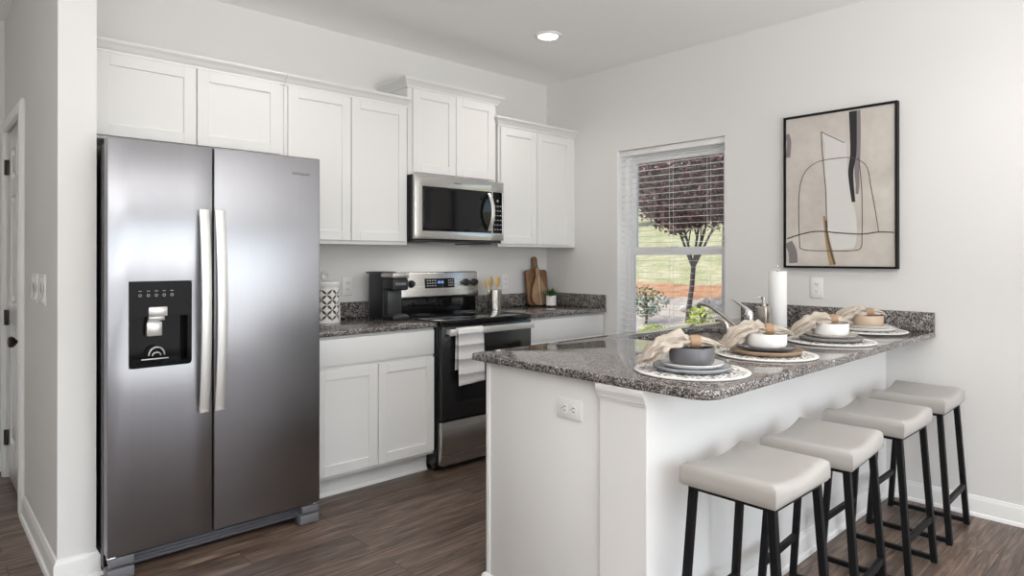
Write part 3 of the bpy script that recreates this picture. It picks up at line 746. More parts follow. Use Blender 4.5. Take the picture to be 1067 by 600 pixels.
# coffee maker
t = thing('coffee_maker', (-1.75, -.27, .9145), 'slim black single-serve coffee maker with silver lid trim on the left counter', 'coffee maker', rz=0)
kx0, kx1, kz = -1.770, -1.650, .9145
obj('water_tank_body', B().box(kx0, kx1, -.275, -.105, kz + .004, kz + .292, .008, 3), M_blackmat, t)
obj('drip_base', B().prism(rrect(0, 1, 0, 1, .1), 0, 1, 'z') if False else B().box(kx0, kx1, -.395, -.26, kz, kz + .030, .010, 3).box(kx0 + .012, kx1 - .012, -.385, -.29, kz + .030, kz + .034, .002), M_blackmat, t)
obj('inner_column', B().box(kx0 + .008, kx1 - .008, -.320, -.26, kz + .02, kz + .20, .004), mat('dark_slate_plastic', (.035, .037, .040), .3), t)
hd = obj('brew_head', B().box(kx0, kx1, -.390, -.26, kz + .185, kz + .262, .014, 3), M_blackmat, t)
obj('lid_handle', B().box(kx0 - .001, kx1 + .001, -.394, -.245, kz + .262, kz + .294, .010, 3), M_silverpl, hd)
obj('lid_panel', B().box(kx0 + .004, kx1 - .004, -.25, -.060, kz + .288, kz + .300, .004), M_blackmat, hd)
b2 = text_mesh(B(), 'KEURIG', .022, Matrix.Translation(((kx0 + kx1) / 2, -.3906, kz + .225)) @ FACE_FRONT)
obj('maker_name', b2, M_icon, hd, smooth=0)

# utensil crock and tools
cx, cy = -.765, -.20
b = B().lathe([(0, 0), (.053, 0), (.055, .002), (.055, .150), (.0535, .151), (.0525, .150), (.0525, .004), (0, .004)], (cx, cy, .9145), 48)
obj('utensil_crock', b, steel('crock_steel', (.62, .59, .55), .22, (140, 140, 1.2)), None, (cx, cy, .9145), 35, 'brushed steel utensil crock beside the range', 'crock')
def spoon(label, base, tip, wide, slot=False):
    p, q = Vector(base), Vector(tip); d = (q - p).normalized(); side = d.cross(Vector((0, 1, 0))).normalized(); nrm = side.cross(d)
    b = B(); L = (q - p).length; k = L - .075
    b.tube([p + d * (k * i / 6) for i in range(7)], [.0050 + .0006 * i / 6 for i in range(7)], 8)
    bm = b.bm; rings = []
    for i in range(13):
        u = i / 12; w = wide * math.sin(PI * min(1, (u * .95 + .04))) ** .5 + .0045 * (1 - u); c = p + d * (k - .004 + .079 * u); dep = .006 * math.sin(PI * u)
        w = max(w, .002)
        rings.append([bm.verts.new(c + side * (w * x) + nrm * (dep * (x * x - 1) + y)) for x, y in ((-1, 0), (-.5, .0022), (0, .0022), (.5, .0022), (1, 0), (.5, -.0022), (0, -.0022), (-.5, -.0022))])
    for a, c in zip(rings, rings[1:]):
        for j in range(8): bm.faces.new((a[j], a[(j + 1) % 8], c[(j + 1) % 8], c[j]))
    bm.faces.new(rings[0]); bm.faces.new(rings[-1]); bmesh.ops.recalc_face_normals(bm, faces=bm.faces)
    obj('wooden_spoon', b, M_spoon, None, base, 50, label, 'utensil', 'tools in the steel crock')
spoon('wooden spatula leaning far left out of the steel crock', (cx + .036, cy + .01, .920), (cx - .092, cy + .025, 1.150), .011)
spoon('wooden spoon with broad oval bowl upright at the right of the steel crock', (cx - .020, cy - .012, .920), (cx + .022, cy - .018, 1.168), .026)
spoon('wooden spoon half hidden behind the broad oval spoon in the steel crock', (cx - .006, cy + .032, .920), (cx - .008, cy + .036, 1.168), .024)

# cutting boards leaning in the corner
def leaned(bld, x, y, z, lean, rz=0):
    bmesh.ops.transform(bld.bm, matrix=Matrix.Translation((x, y, z)) @ Matrix.Rotation(R(rz), 4, 'Z') @ Matrix.Rotation(R(-lean), 4, 'X'), verts=bld.bm.verts)
def arcs(cx, cz, r, a0, a1, n=8): return [(cx + r * math.cos(R(a0 + (a1 - a0) * i / n)), cz + r * math.sin(R(a0 + (a1 - a0) * i / n))) for i in range(n + 1)]
poly = arcs(-.095, .03, .028, 180, 270) + arcs(.095, .03, .028, 270, 360) + arcs(.098, .265, .025, 0, 90) + arcs(.058, .320, .030, 270, 180)[0:] + arcs(0, .372, .028, 0, 180) + arcs(-.058, .320, .030, 0, -90) + arcs(-.098, .265, .025, 90, 180)
M_stripe = wood('dark_walnut_stripe', (.06, .026, .012), (.16, .08, .04), (28, 28, 2.2))
b = B().prism(poly, -.018, 0, 'y', .003)
for f in b.bm.faces:
    c = f.calc_center_median()
    if abs(c.x) > .075: f.material_index = 1
leaned(b, -.178, -.075, .9155, 8.0)
t = obj('cutting_board', b, [M_walnut, M_stripe], None, (-.178, -.075, .9155), 30, 'large rectangular walnut cutting board with handle leaning on the corner wall', 'cutting board')
pts = []
for i in range(41):
    a = i / 40; z = .004 + .300 * a
    if a < .78: w = .083 * math.sin(PI * min(1, (a / .78) * .80 + .14)) ** .75
    else: w = .0
    pts.append((w, z))
prof = [(.022, .002), (.052, .010), (.074, .035), (.084, .070), (.082, .105), (.070, .145), (.052, .180), (.034, .210), (.022, .235), (.018, .255), (.020, .275), (.020, .292), (.013, .306), (0, .311)]
poly = prof[:-1] + [prof[-1]] + [(-x, z) for x, z in prof[-2::-1]]
b = B().prism(poly, -.016, 0, 'y', .003)
for f in b.bm.faces: pass
b.m(1).prism([(-.007, .004), (.007, .004), (.004, .245), (-.004, .245)], -.0168, -.0155, 'y')
leaned(b, -.200, -.118, .9155, 7.0)
obj('paddle_board', b, [M_acacia, mat('pale_maple_stripe', (.66, .52, .36), .45)], None, (-.200, -.118, .9155), 30, 'pale teardrop paddle board leaning in front of the large walnut board', 'cutting board')

# potted succulent
px, py = -.185, -.230
t = thing('potted_succulent', (px, py, .9145), 'small spiky green succulent in a white ribbed pot in front of the boards', 'plant')
prof = [(0, .008), (.040, .008), (.041, .010)] + [(.041 + .0012 * (1 if (i // 2) % 2 else 0), .012 + .0035 * i) for i in range(20)] + [(.043, .084), (.042, .0865), (.039, .085), (.038, .07), (0, .07)]
obj('pot', B().lathe(prof, (px, py, .9145), 40), M_ceramw, t)
for a in range(3):
    obj('pot_foot', B().cyl((px + .028 * math.cos(a * 2.094 - 1), py + .028 * math.sin(a * 2.094 - 1), .9145), .007, .0095, n=14), M_soil, t)
obj('soil', B().cyl((px, py, .9145 + .069), .0375, .006), M_soil, t)
lf = B()
for i in range(34):
    a = i * 2.39996; el = R(82 - 58 * (i / 34) ** .8); L = .075 + .035 * random.random()
    d0 = Vector((math.cos(a) * math.cos(el), math.sin(a) * math.cos(el), math.sin(el)))
    p0 = Vector((px, py, .9145 + .072)) + Vector((math.cos(a), math.sin(a), 0)) * .012 * (i / 34)
    lf.tube([p0 + d0 * L * k / 5 + Vector((0, 0, -.012 * (k / 5) ** 2)) for k in range(6)], [.005, .0075, .0078, .0065, .004, .0006], 6, flat=.45)
obj('leaves', lf, M_leaf, t, smooth=60)

# faucet, side dispenser, soap bottle, paper towels
t = thing('kitchen_faucet', (-1.03, -2.36, .9145), 'chrome single-lever kitchen faucet with a slanting pull-out spout behind the sink', 'faucet')
fx, fy, fz = -1.03, -2.335, .9145
b = B().lathe([(0, 0), (.028, 0), (.029, .004), (.024, .010), (.019, .03), (.018, .07), (.020, .095), (.0215, .115), (.019, .132), (.012, .142), (0, .144)], (fx, fy, fz), 36)
obj('faucet_body', b, M_chrome, t)
obj('spout', B().tube([(fx, fy + .008, fz + .034), (fx, fy + .05, fz + .048), (fx, fy + .10, fz + .082), (fx, fy + .15, fz + .116), (fx, fy + .195, fz + .143), (fx, fy + .225, fz + .156), (fx, fy + .250, fz + .158), (fx, fy + .266, fz + .152), (fx, fy + .272, fz + .138)], [.0075, .0075, .008, .009, .0105, .0115, .012, .012, .011], 16), M_nickel, t)
lv = B().tube([(fx, fy - .002, fz + .128), (fx, fy + .014, fz + .146), (fx, fy + .038, fz + .163), (fx, fy + .066, fz + .178), (fx, fy + .092, fz + .192)], [.015, .0115, .0075, .005, .0045], 14)
obj('lever', lv, M_chrome, t)
obj('faucet_base_plate', B().prism([(fx + x, fy + y) for x, y in [(.09 + .028 * math.cos(R(a)), .028 * math.sin(R(a))) for a in range(-90, 91, 15)] + [(-.09 + .028 * math.cos(R(a)), .028 * math.sin(R(a))) for a in range(90, 271, 15)]], fz, fz + .006, 'z', .002), M_chrome, t)
sx, sy = -1.275, -2.362
t = thing('soap_pump', (sx, sy, fz), 'small chrome built-in soap pump with bent nozzle left of the faucet', 'soap dispenser')
obj('collar', B().lathe([(0, 0), (.024, 0), (.024, .005), (.016, .010), (.013, .03), (0, .03)], (sx, sy, fz), 28), M_chrome, t)
obj('nozzle', B().tube([(sx, sy, fz + .028), (sx, sy + .001, fz + .065), (sx, sy + .006, fz + .088), (sx, sy + .020, fz + .104), (sx, sy + .040, fz + .110), (sx, sy + .060, fz + .108)], [.0105, .0105, .0105, .0105, .011, .011], 14), M_nickel, t)

qx, qy = -.585, -2.19
t = thing('soap_bottle', (qx, qy, fz), 'square brushed metal soap bottle with pump top next to the paper towels', 'soap dispenser')
obj('bottle', B().box(qx - .031, qx + .031, qy - .031, qy + .031, fz, fz + .128, .007, 3), mat('satin_bronze_metal', (.56, .52, .47), .22, 1), t)
pm = B().cyl((qx, qy, fz + .128), .017, .016).cyl((qx, qy, fz + .144), .006, .024).cyl((qx, qy, fz + .166), .012, .014)
pm.tube([(qx, qy, fz + .175), (qx - .02, qy + .02, fz + .177), (qx - .036, qy + .036, fz + .170)], .0045, 10)
obj('pump', pm, M_nickel, t)
rx, ry = -.468, -2.215
t = thing('paper_towel_holder', (rx, ry, fz), 'metal paper towel holder with a ring finial standing behind the place settings', 'paper towel holder')
obj('base_plate', B().cyl((rx, ry, fz), .07, .008, n=40), M_nickel, t)
obj('centre_rod', B().cyl((rx, ry, fz + .006), .005, .318, n=14).tube([(rx + .011 * math.cos(2 * PI * i / 24) * .73, ry - .011 * math.cos(2 * PI * i / 24) * .68, fz + .332 + .011 * math.sin(2 * PI * i / 24)) for i in range(24)], .003, 8, True), M_nickel, t)
pr = [(.018, 0), (.0475, 0), (.048, .001), (.048, .305), (.0475, .306), (.018, .306)]
obj('paper_towel_roll', B().lathe(pr, (rx, ry, fz + .009), 48, 'z', True).tube([(rx - .046, ry + .006, fz + .012 + .30 * i) for i in (0, 1)], .002, 6), M_paper, None, (rx, ry, fz + .009), 35, 'white roll of paper towels on the ring-topped holder', 'paper towels')

# ------------------------------------------------------------------ place settings
MZ = .9145
def placemat(c, label):
    b = B().m(0).lathe([(0, .0062), (.178, .0062), (.178, .0058)], (*c, MZ), 64).m(1).lathe([(0, 0), (.188, 0), (.193, .002), (.194, .005), (.191, .0075), (.182, .0078), (.178, .006)], (*c, MZ), 64)
    return obj('placemat', b, [M_matpat, M_matrim], None, (*c, MZ), 40, label, 'placemat', 'round placemats along the peninsula')
def plate(c, z, r, h, m, label):
    p = [(0, 0), (r * .80, 0), (r * .86, .002), (r * .965, h * .45), (r, h * .88), (r * .995, h), (r * .975, h * .98), (r * .93, h * .6), (r * .84, .006), (r * .8, .005), (0, .005)]
    return obj('plate', B().lathe(p, (*c, z), 64), m, None, (*c, z), 40, label, 'plate', 'plates stacked on the placemats')
def bowl(c, z, r, h, m, label):
    p = [(0, 0), (r * .90, 0), (r * .96, .003), (r * .993, .010), (r, .020), (r, h - .003), (r * .975, h), (r * .945, h - .003), (r * .95, .03), (r * .85, .012), (0, .008)]
    return obj('bowl', B().lathe(p, (*c, z), 56), m, None, (*c, z), 40, label, 'bowl', 'bowls on the stacked plates')
U = Vector((math.cos(R(-42.99)), math.sin(R(-42.99)), 0)); V_ = Vector((-U.y, U.x, 0))
def napkin(c, zb, label, seed, flip=1.0, lift=0):
    rnd = random.Random(seed); c3 = Vector((*c, 0))
    # path across the bowl: (along, up, half width, half height)
    key = [(-.172, zb - .044, .022, .010), (-.162, zb - .038, .038, .020), (-.142, zb - .022, .044, .026), (-.118, zb - .006, .043, .028), (-.090, zb + .006, .041, .029),
           (-.060, zb + .014, .037, .028), (-.034, zb + .018, .032, .027), (-.016, zb + .016, .023, .020), (0.0, zb + .014, .0195, .0160), (.020, zb + .014, .0195, .0160), (.036, zb + .014, .022, .015), (.060, zb + .011, .024, .013), (.085, zb + .004, .022, .010), (.100, zb - .001, .016, .007), (.108, zb - .004, .008, .004)]
    def at(t):
        x = t * (len(key) - 1); i = min(int(x), len(key) - 2); f = x - i; f = f * f * (3 - 2 * f) * .5 + f * .5
        return [key[i][k] * (1 - f) + key[i + 1][k] * f for k in range(4)]
    bm = bmesh.new(); n, L = 44, 60; rings = []; ph = rnd.random() * 6
    for i in range(L + 1):
        s, z, w, h = at(i / L); near = math.exp(-((s - .01) / .022) ** 2); ring = []
        for j in range(n):
            a = 2 * PI * j / n
            fold = 1 + ((.30 if s < 0 else .16) * (1 - near)) * math.sin(6 * a + ph + s * 26 + 1.2 * math.sin(s * 60 + ph)) + (.15 * (1 - near)) * math.sin(11 * a + ph * 2 - s * 55) + .30 * (1 - near) * (noise.noise(Vector((s * 34 + seed, math.cos(a) * 2.2, math.sin(a) * 2.2))))
            sw = .010 * math.sin(s * 22 + ph) * (1 - near)
            p = c3 + U * (s + (.014 * noise.noise(Vector((a * 1.5, seed * 3.1, i * .05))) if i < 14 else 0)) + V_ * (w * fold * math.cos(a) + sw) + Vector((0, 0, z + h * fold * math.sin(a)))
            if abs(s) < .090: p.z = max(p.z, zb + .0012)
            ring.append(bm.verts.new(p))
        rings.append(ring)
    for a, q in zip(rings, rings[1:]):
        for j in range(n): bm.faces.new((a[j], a[(j + 1) % n], q[(j + 1) % n], q[j]))
    bm.faces.new(rings[0]); bm.faces.new(rings[-1]); bmesh.ops.recalc_face_normals(bm, faces=bm.faces)
    b = B(); b.bm.free(); b.bm = bm
    # ragged fringe at the hanging end
    for j in range(0, n, 2):
        p = rings[1][j].co.copy(); q = p - U * (.010 + .012 * rnd.random()) + V_ * (rnd.random() - .5) * .012 + Vector((0, 0, -.012 * rnd.random()))
        b.tube([p, (p + q) / 2 + Vector((0, 0, .002)), q], [.0022, .0016, .0008], 5)
    o = obj('napkin', b, M_napkin, None, (*c, zb), 60, label[0], 'napkin', 'linen napkins on the bowls')
    pr = [(.0205, -.0175), (.0245, -.0175), (.026, -.010), (.0265, 0), (.026, .010), (.0245, .0175), (.0205, .0175)]
    r = B().lathe(pr, (0, 0, 0), 36, 'x', True)
    for v in r.bm.verts: v.co = c3 + U * (v.co.x + .010) + V_ * v.co.y + Vector((0, 0, zb + .0155 + v.co.z * .90))
    obj('napkin_ring', r, M_ringwood, None, (*c, zb + .0155), 40, label[1], 'napkin ring', 'wooden napkin rings')
    return o
sets = [((-1.995, -2.618), 'nearest the rounded corner'), ((-1.445, -2.618), 'second from the rounded corner'), ((-.825, -2.630), 'third from the rounded corner'), ((-.235, -2.590), 'beside the right wall')]
for c, w in sets: placemat(c, 'round black-dotted white placemat on the peninsula, ' + w)
c = sets[0][0]
plate(c, MZ + .0075, .132, .017, M_ceramg, 'wide pale blue-grey plate on the placemat nearest the rounded corner')
plate(c, MZ + .0205, .108, .015, M_ceramw, 'smaller white plate directly under the charcoal bowl')
bowl(c, MZ + .0305, .076, .056, M_ceramd, 'charcoal grey bowl with a napkin on it, nearest the rounded corner')
napkin(c, MZ + .0865, ('oatmeal linen napkin bunched over the charcoal bowl', 'wooden ring around the napkin on the charcoal bowl'), 3)
c = sets[1][0]
plate(c, MZ + .0075, .140, .020, M_platewood, 'wide tan brown plate on the second placemat from the rounded corner')
plate(c, MZ + .0245, .116, .015, M_ceramd, 'dark grey plate between the tan brown plate and a white bowl')
bowl(c, MZ + .0345, .079, .054, M_ceramw, 'white bowl standing on the dark grey plate over the tan brown one')
napkin(c, MZ + .0885, ('oatmeal linen napkin over the white bowl above the tan brown plate', 'wooden ring around the napkin above the tan brown plate'), 11)
c = sets[2][0]
plate(c, MZ + .0075, .140, .019, M_ceramm, 'wide mid grey plate on the third placemat from the rounded corner')
plate(c, MZ + .0225, .115, .015, M_ceramt, 'smaller taupe plate resting on the wide mid grey plate')
bowl(c, MZ + .0325, .079, .056, M_ceramw, 'white bowl standing on the taupe and mid grey plates')
napkin(c, MZ + .0885, ('oatmeal linen napkin over the white bowl above the taupe plate', 'wooden ring around the napkin above the taupe plate'), 23)
c = sets[3][0]
plate(c, MZ + .0075, .140, .018, M_ceramw, 'wide white plate on the placemat beside the right wall')
plate(c, MZ + .0215, .112, .015, mat('off_white_glaze', (.70, .68, .65), .2), 'smaller off-white plate under the sand beige bowl')
bowl(c, MZ + .0315, .080, .054, M_ceramb, 'sand beige bowl on white plates beside the right wall')
napkin(c, MZ + .0855, ('oatmeal linen napkin over the sand beige bowl', 'wooden ring around the napkin on the sand beige bowl'), 37)

# ------------------------------------------------------------------ stools
t = thing('counter_stool', (0, 0, 0), 'x', 'stool', 'backless counter stools along the peninsula')
zs0 = .592; bm = bmesh.new(); nx, ny = 14, 14; hw, hd_ = .189, .153
def seat_pt(u, v, top):
    # u, v in -1..1 with softened edges
    x, y = u * hw, v * hd_
    e = max(abs(u), abs(v))
    z = .050 + .026 * u * u
    rnd_ = 1 - (max(0, e - .86) / .14) ** 2.2
    return Vector((x, y, zs0 + (z - .016 * (1 - rnd_) if top else 0)))
us = [-1, -.97, -.92, -.84, -.7, -.5, -.25, 0, .25, .5, .7, .84, .92, .97, 1]
T = [[bm.verts.new(seat_pt(u, v, True)) for u in us] for v in us]
mid = {}
n_ = len(us)
rim = [(0, i) for i in range(n_)] + [(j, n_ - 1) for j in range(1, n_)] + [(n_ - 1, i) for i in range(n_ - 2, -1, -1)] + [(j, 0) for j in range(n_ - 2, 0, -1)]
for j in range(n_ - 1):
    for i in range(n_ - 1): bm.faces.new((T[j][i], T[j][i + 1], T[j + 1][i + 1], T[j + 1][i]))
prev = [T[j][i] for j, i in rim]
for fz_, so_ in ((.72, 1.012), (.45, 1.016), (.15, 1.010), (0.0, .985), (0.0, .90)):
    cur = []
    for j, i in rim:
        u, v = us[i], us[j]; q = T[j][i].co; cur.append(bm.verts.new((u * hw * so_, v * hd_ * so_, zs0 + (q.z - zs0) * fz_)))
    for k in range(len(rim)): bm.faces.new((prev[k], prev[(k + 1) % len(rim)], cur[(k + 1) % len(rim)], cur[k]))
    prev = cur
bm.faces.new(prev); bmesh.ops.recalc_face_normals(bm, faces=bm.faces)
sb_ = B(); sb_.bm.free(); sb_.bm = bm
st = obj('seat', sb_, M_leather, t, smooth=50)
# stitched corner seams
for sx_ in (-1, 1):
    for sy_ in (-1, 1):
        obj('corner_seam', B().tube([(sx_ * hw * 1.012, sy_ * hd_ * 1.012, zs0 + .006), (sx_ * hw * 1.016, sy_ * hd_ * 1.016, zs0 + .03), (sx_ * hw * 1.008, sy_ * hd_ * 1.008, zs0 + .056)], .0012, 6), M_leather, st)
fx_, fy_ = .168, .168; tx_, ty_ = .155, .128
obj('seat_frame', B().box(-.167, .167, -.140, .140, zs0 - .016, zs0 + .002, .002), M_iron, t)
def leg_at(sx_, sy_, z): k = 1 - z / (zs0 - .016); return Vector((sx_ * (tx_ + (fx_ - tx_) * k), sy_ * (ty_ + (fy_ - ty_) * k), z))
for sx_ in (-1, 1):
    for sy_ in (-1, 1): obj('leg', B().bar(leg_at(sx_, sy_, .0), leg_at(sx_, sy_, zs0 - .010), .024, .024, up=(0, 1, 0)), M_iron, t)
for sy_ in (-1, 1): obj('footrest', B().bar(leg_at(-1, sy_, .185), leg_at(1, sy_, .185), .018, .026), M_iron, t)
for sx_ in (-1, 1): obj('floor_runner', B().bar(leg_at(sx_, -1, .018), leg_at(sx_, 1, .018), .020, .020), M_iron, t)
stool_spots = [((-1.995, -2.848), 'nearest the peninsula\'s rounded corner'), ((-1.495, -2.858), 'second from the peninsula\'s rounded corner'), ((-.915, -2.860), 'third from the peninsula\'s rounded corner'), ((-.337, -2.856), 'closest to the right wall')]
for i, ((x, y), w) in enumerate(stool_spots):
    lb = 'greige leather backless stool with black metal legs, ' + w
    if i == 0: t.location = (x, y, 0); t['label'] = lb
    else: dup(t, (x, y, 0), R((0, 4, 0, 1)[i]), lb)

# ------------------------------------------------------------------ wall things
# framed abstract
py0, py1, pz0, pz1 = -2.680, -2.054, 1.243, 2.160
t = thing('framed_painting', (-.02, (py0 + py1) / 2, pz0), 'large black-framed abstract painting of beige forms on the right wall', 'painting')
obj('frame', B().holed('x', [py0, py0 + .012, py1 - .012, py1], [pz0, pz0 + .012, pz1 - .012, pz1], {(1, 1)}, -.040, -.001, .001), M_iron, t)
cv = B().box(-.030, -.004, py0 + .013, py1 - .013, pz0 + .013, pz1 - .013)
def cp_(u, v, lift=0):   # picture coordinates: u 0..1 from its left (far) edge, v 0..1 up
    u = u + .09 * u * (1 - u); return Vector((-.0304 - lift, py1 - .012 - u * (py1 - py0 - .024), pz0 + .012 + v * (pz1 - pz0 - .024)))
def smooth_path(pts, n=10):
    out = []
    for i in range(len(pts) - 1):
        p0, p1, p2, p3 = (Vector(pts[max(0, min(len(pts) - 1, i + k))]) for k in (-1, 0, 1, 2))
        for k in range(n):
            s = k / n; out.append(.5 * ((2 * p1) + (p2 - p0) * s + (2 * p0 - 5 * p1 + 4 * p2 - p3) * s * s + (3 * p1 - p0 - 3 * p2 + p3) * s ** 3))
    return out + [Vector(pts[-1])]
def stroke(pts, w, mi, lift, ws=None):
    q = smooth_path(pts); k = len(q); cv.m(mi); L = []; Rr = []
    for i, p in enumerate(q):
        d = (q[min(i + 1, k - 1)] - q[max(0, i - 1)]); d = Vector((d.x * .6, d.y * .92)).normalized(); nn = Vector((-d.y, d.x))
        ww = w if ws is None else w * (ws[0] + (ws[1] - ws[0]) * i / (k - 1))
        L.append(cv.bm.verts.new(cp_(p.x + nn.x * ww / .6, p.y + nn.y * ww / .92, lift))); Rr.append(cv.bm.verts.new(cp_(p.x - nn.x * ww / .6, p.y - nn.y * ww / .92, lift)))
    for i in range(k - 1):
        f = cv.bm.faces.new((L[i], L[i + 1], Rr[i + 1], Rr[i])); f.material_index = mi
def patch(pts, mi, lift):
    q = smooth_path(pts + [pts[0]], 6)[:-1]; f = cv.bm.faces.new([cv.bm.verts.new(cp_(p.x, p.y, lift)) for p in q]); f.material_index = mi
patch([(.33, .885), (.36, .80), (.36, .6), (.38, .40), (.385, .22), (.42, .12), (.56, .11), (.64, .14), (.65, .3), (.60, .45), (.57, .6), (.56, .75), (.54, .80), (.44, .84)], 1, .0002)
stroke([(.652, .99), (.66, .85), (.66, .72), (.655, .60), (.66, .52), (.655, .46)], .019, 3, .0004, (1.1, .4))
stroke([(.618, .99), (.622, .86), (.622, .72), (.600, .61), (.606, .52), (.624, .41)], .0195, 2, .0006, (1.1, .5))
stroke([(.012, .90), (.03, .84), (.02, .74)], .012, 3, .0004); stroke([(.02, .16), (.06, .10), (.07, .02)], .024, 3, .0004)
stroke([(.33, .885), (.335, .78), (.355, .62), (.37, .50), (.375, .36), (.385, .25)], .0022, 4, .0006)
stroke([(.33, .885), (.42, .845), (.54, .795)], .0022, 4, .0006)
stroke([(.13, .12), (.12, .30), (.125, .50), (.17, .62), (.28, .685), (.45, .70), (.62, .69), (.74, .63), (.78, .50), (.82, .35), (.85, .215)], .0022, 4, .0008)
stroke([(.13, .12), (.20, .105), (.40, .10), (.58, .10), (.685, .115), (.70, .20), (.70, .45), (.685, .60), (.67, .69)], .0022, 4, .0008)
stroke([(.01, .185), (.15, .215), (.30, .23), (.50, .215), (.70, .205), (.85, .215), (.99, .21)], .0035, 4, .001)
stroke([(.355, .33), (.375, .22), (.40, .12), (.435, .01)], .012, 5, .0004, (.5, 1.6)); stroke([(.37, .30), (.385, .20), (.415, .10), (.45, .01)], .004, 4, .001)
obj('canvas', cv, [M_canvas, M_pwhite, M_pblack, M_pgrey, M_pline, M_pochre], t, smooth=0)

# outlets and switches
def outlet(label, M, horizontal=False):
    """built facing -Y around the origin, then placed with M"""
    def place(b):
        bmesh.ops.transform(b.bm, matrix=M @ (Matrix.Rotation(R(90), 4, 'Y') if horizontal else Matrix()), verts=b.bm.verts); return b
    loc = M.translation
    t = thing('wall_outlet', loc, label, 'outlet')
    obj('cover_plate', place(B().box(-.037, .037, -.006, 0, -.060, .060, .003, 2)), M_plate, t)
    for z in (-.021, .021):
        r = B().prism([(.017 * math.cos(R(a)), z + max(-.0135, min(.0135, .017 * math.sin(R(a))))) for a in range(0, 360, 15)], -.0085, -.005, 'y').m(1)
        r.box(-.008, -.0055, -.0088, -.007, z - .003, z + .007).box(.0055, .008, -.0088, -.007, z - .003, z + .007).cyl((0, -.0072, z - .008), .0026, .0016, 'y', 12)
        obj('receptacle', place(r), [M_plate, M_slot], t, smooth=30)
def facing(axis, p): return Matrix.Translation(p) @ {'-y': Matrix(), '-x': Matrix.Rotation(R(-90), 4, 'Z')}[axis]
outlet('white outlet on the peninsula end panel, mounted sideways', facing('-x', (-2.2305, -2.270, .764)), True)
outlet('white outlet on the right wall below the framed painting', facing('-x', (-.0005, -2.238, 1.125)))
outlet('white outlet on the back wall beside the lattice canister', facing('-y', (-1.868, -.0005, 1.118)))
outlet('white outlet on the back wall right of the utensil crock', facing('-y', (-.472, -.0005, 1.115)))
for y, lb in ((-.115, 'white rocker switch plate on the partition, farther from the partition\'s end'), (-.345, 'white rocker switch plate on the partition, nearer the partition\'s end')):
    t = thing('light_switch', (-3.531, y, 1.10), lb, 'light switch')
    obj('cover_plate', B().box(-3.5375, -3.5305, y - .085, y + .085, 1.098, 1.232, .003), M_plate, t)
    for k in (-1, 1):
        obj('rocker', B().prism([(-3.537, 1.115), (-3.544, 1.115), (-3.539, 1.165), (-3.541, 1.215), (-3.537, 1.215)], y + k * .038 - .030, y + k * .038 + .030, 'y', .001), M_plate, t)

# ceiling downlights: the one in view, and added unseen lamps along the room without fittings
def downlight(x, y, label, power):
    t = thing('ceiling_downlight', (x, y, H), label, 'ceiling light')
    obj('trim_ring', B().lathe([(.062, -.004), (.068, -.011), (.088, -.007), (.090, 0), (.060, 0)], (x, y, H), 48, 'z', True), M_trim, t)
    obj('lens', B().lathe([(0, -.0075), (.040, -.0085), (.060, -.006), (.062, -.001), (0, -.001)], (x, y, H), 40), M_glow, t)
    lamp('downlight_lamp', 'SPOT', (x, y, H - .03), (0, 0, 0), power, (1, .93, .84), spot_size=R(150), spot_blend=.8, shadow_soft_size=.06)
downlight(-.897, -.881, 'round white recessed downlight glowing in the kitchen ceiling', 16)
for x, y in ((-2.6, -.95), (-.9, -3.4), (-2.6, -3.4), (-.9, -5.3), (-2.6, -5.3), (-4.9, -3.4), (-4.9, -5.3)):
    downlight(x, y, 'added white recessed downlight in the ceiling behind the view, x %.1f' % x, 30) if False else lamp('downlight_lamp', 'SPOT', (x, y, H - .03), (0, 0, 0), 14, (1, .94, .86), spot_size=R(150), spot_blend=.8, shadow_soft_size=.06)

# ------------------------------------------------------------------ outside the window
def grassy(name, cols, sc):
    m = mat(name, rough=.95, spec=.1); k = N(m); c = k.coords(); n1 = k.noise(c, sc, 5, .7); n2 = k.noise(c, sc * 9, 3)
    f = k.mix(.5, n1.outputs['Fac'], n2.outputs['Fac']); k.l(k.ramp(f, cols), k.p.inputs['Base Color']); k.bump(n2.outputs['Fac'], .8, .04); return m
M_grass = grassy('dry_lawn_grass', [(.36, (.20, .23, .09)), (.50, (.36, .35, .19)), (.62, (.55, .47, .32))], 1.6)
M_straw = grassy('orange_pine_straw', [(.38, (.30, .14, .065)), (.52, (.48, .26, .14)), (.64, (.58, .42, .29))], 4)
M_rock = grassy('pale_rock', [(.36, (.42, .38, .35)), (.62, (.74, .70, .66))], 6)
M_bed = grassy('pebble_bed', [(.38, (.38, .325, .265)), (.62, (.70, .62, .53))], 8)
GX = [(.18, -.15), (1.2, -.05), (2.4, .08), (3.4, .18), (4.5, .29), (6.0, .575), (7.0, .79), (9.5, 1.18), (13, 1.62), (18, 2.15), (26, 3.3), (40, 5.6)]
def gz(x, y=0):
    for (a, za), (c, zc) in zip(GX, GX[1:]):
        if a <= x <= c: return za + (zc - za) * (x - a) / (c - a)
    return GX[-1][1]
def strip(x0, x1, y0, y1, nx, ny, amp, seed):
    b = B(); g = [[b.bm.verts.new((x0 + (x1 - x0) * i / nx, y0 + (y1 - y0) * j / ny, gz(x0 + (x1 - x0) * i / nx) + amp * noise.noise(Vector((i * .9 + seed, j * .9, seed))))) for j in range(ny + 1)] for i in range(nx + 1)]
    for i in range(nx):
        for j in range(ny): b.bm.faces.new((g[i][j], g[i + 1][j], g[i + 1][j + 1], g[i][j + 1]))
    bmesh.ops.recalc_face_normals(b.bm, faces=b.bm.faces); return b
struct('ground_bed', strip(.18, 6.1, -8, 14, 40, 90, .03, 3), M_bed, smooth=80)
struct('ground_straw', strip(6.0, 7.1, -8, 20, 10, 110, .03, 5), M_straw, smooth=80)
struct('ground_lawn', strip(7.0, 40, -20, 45, 60, 110, .05, 9), M_grass, smooth=80)

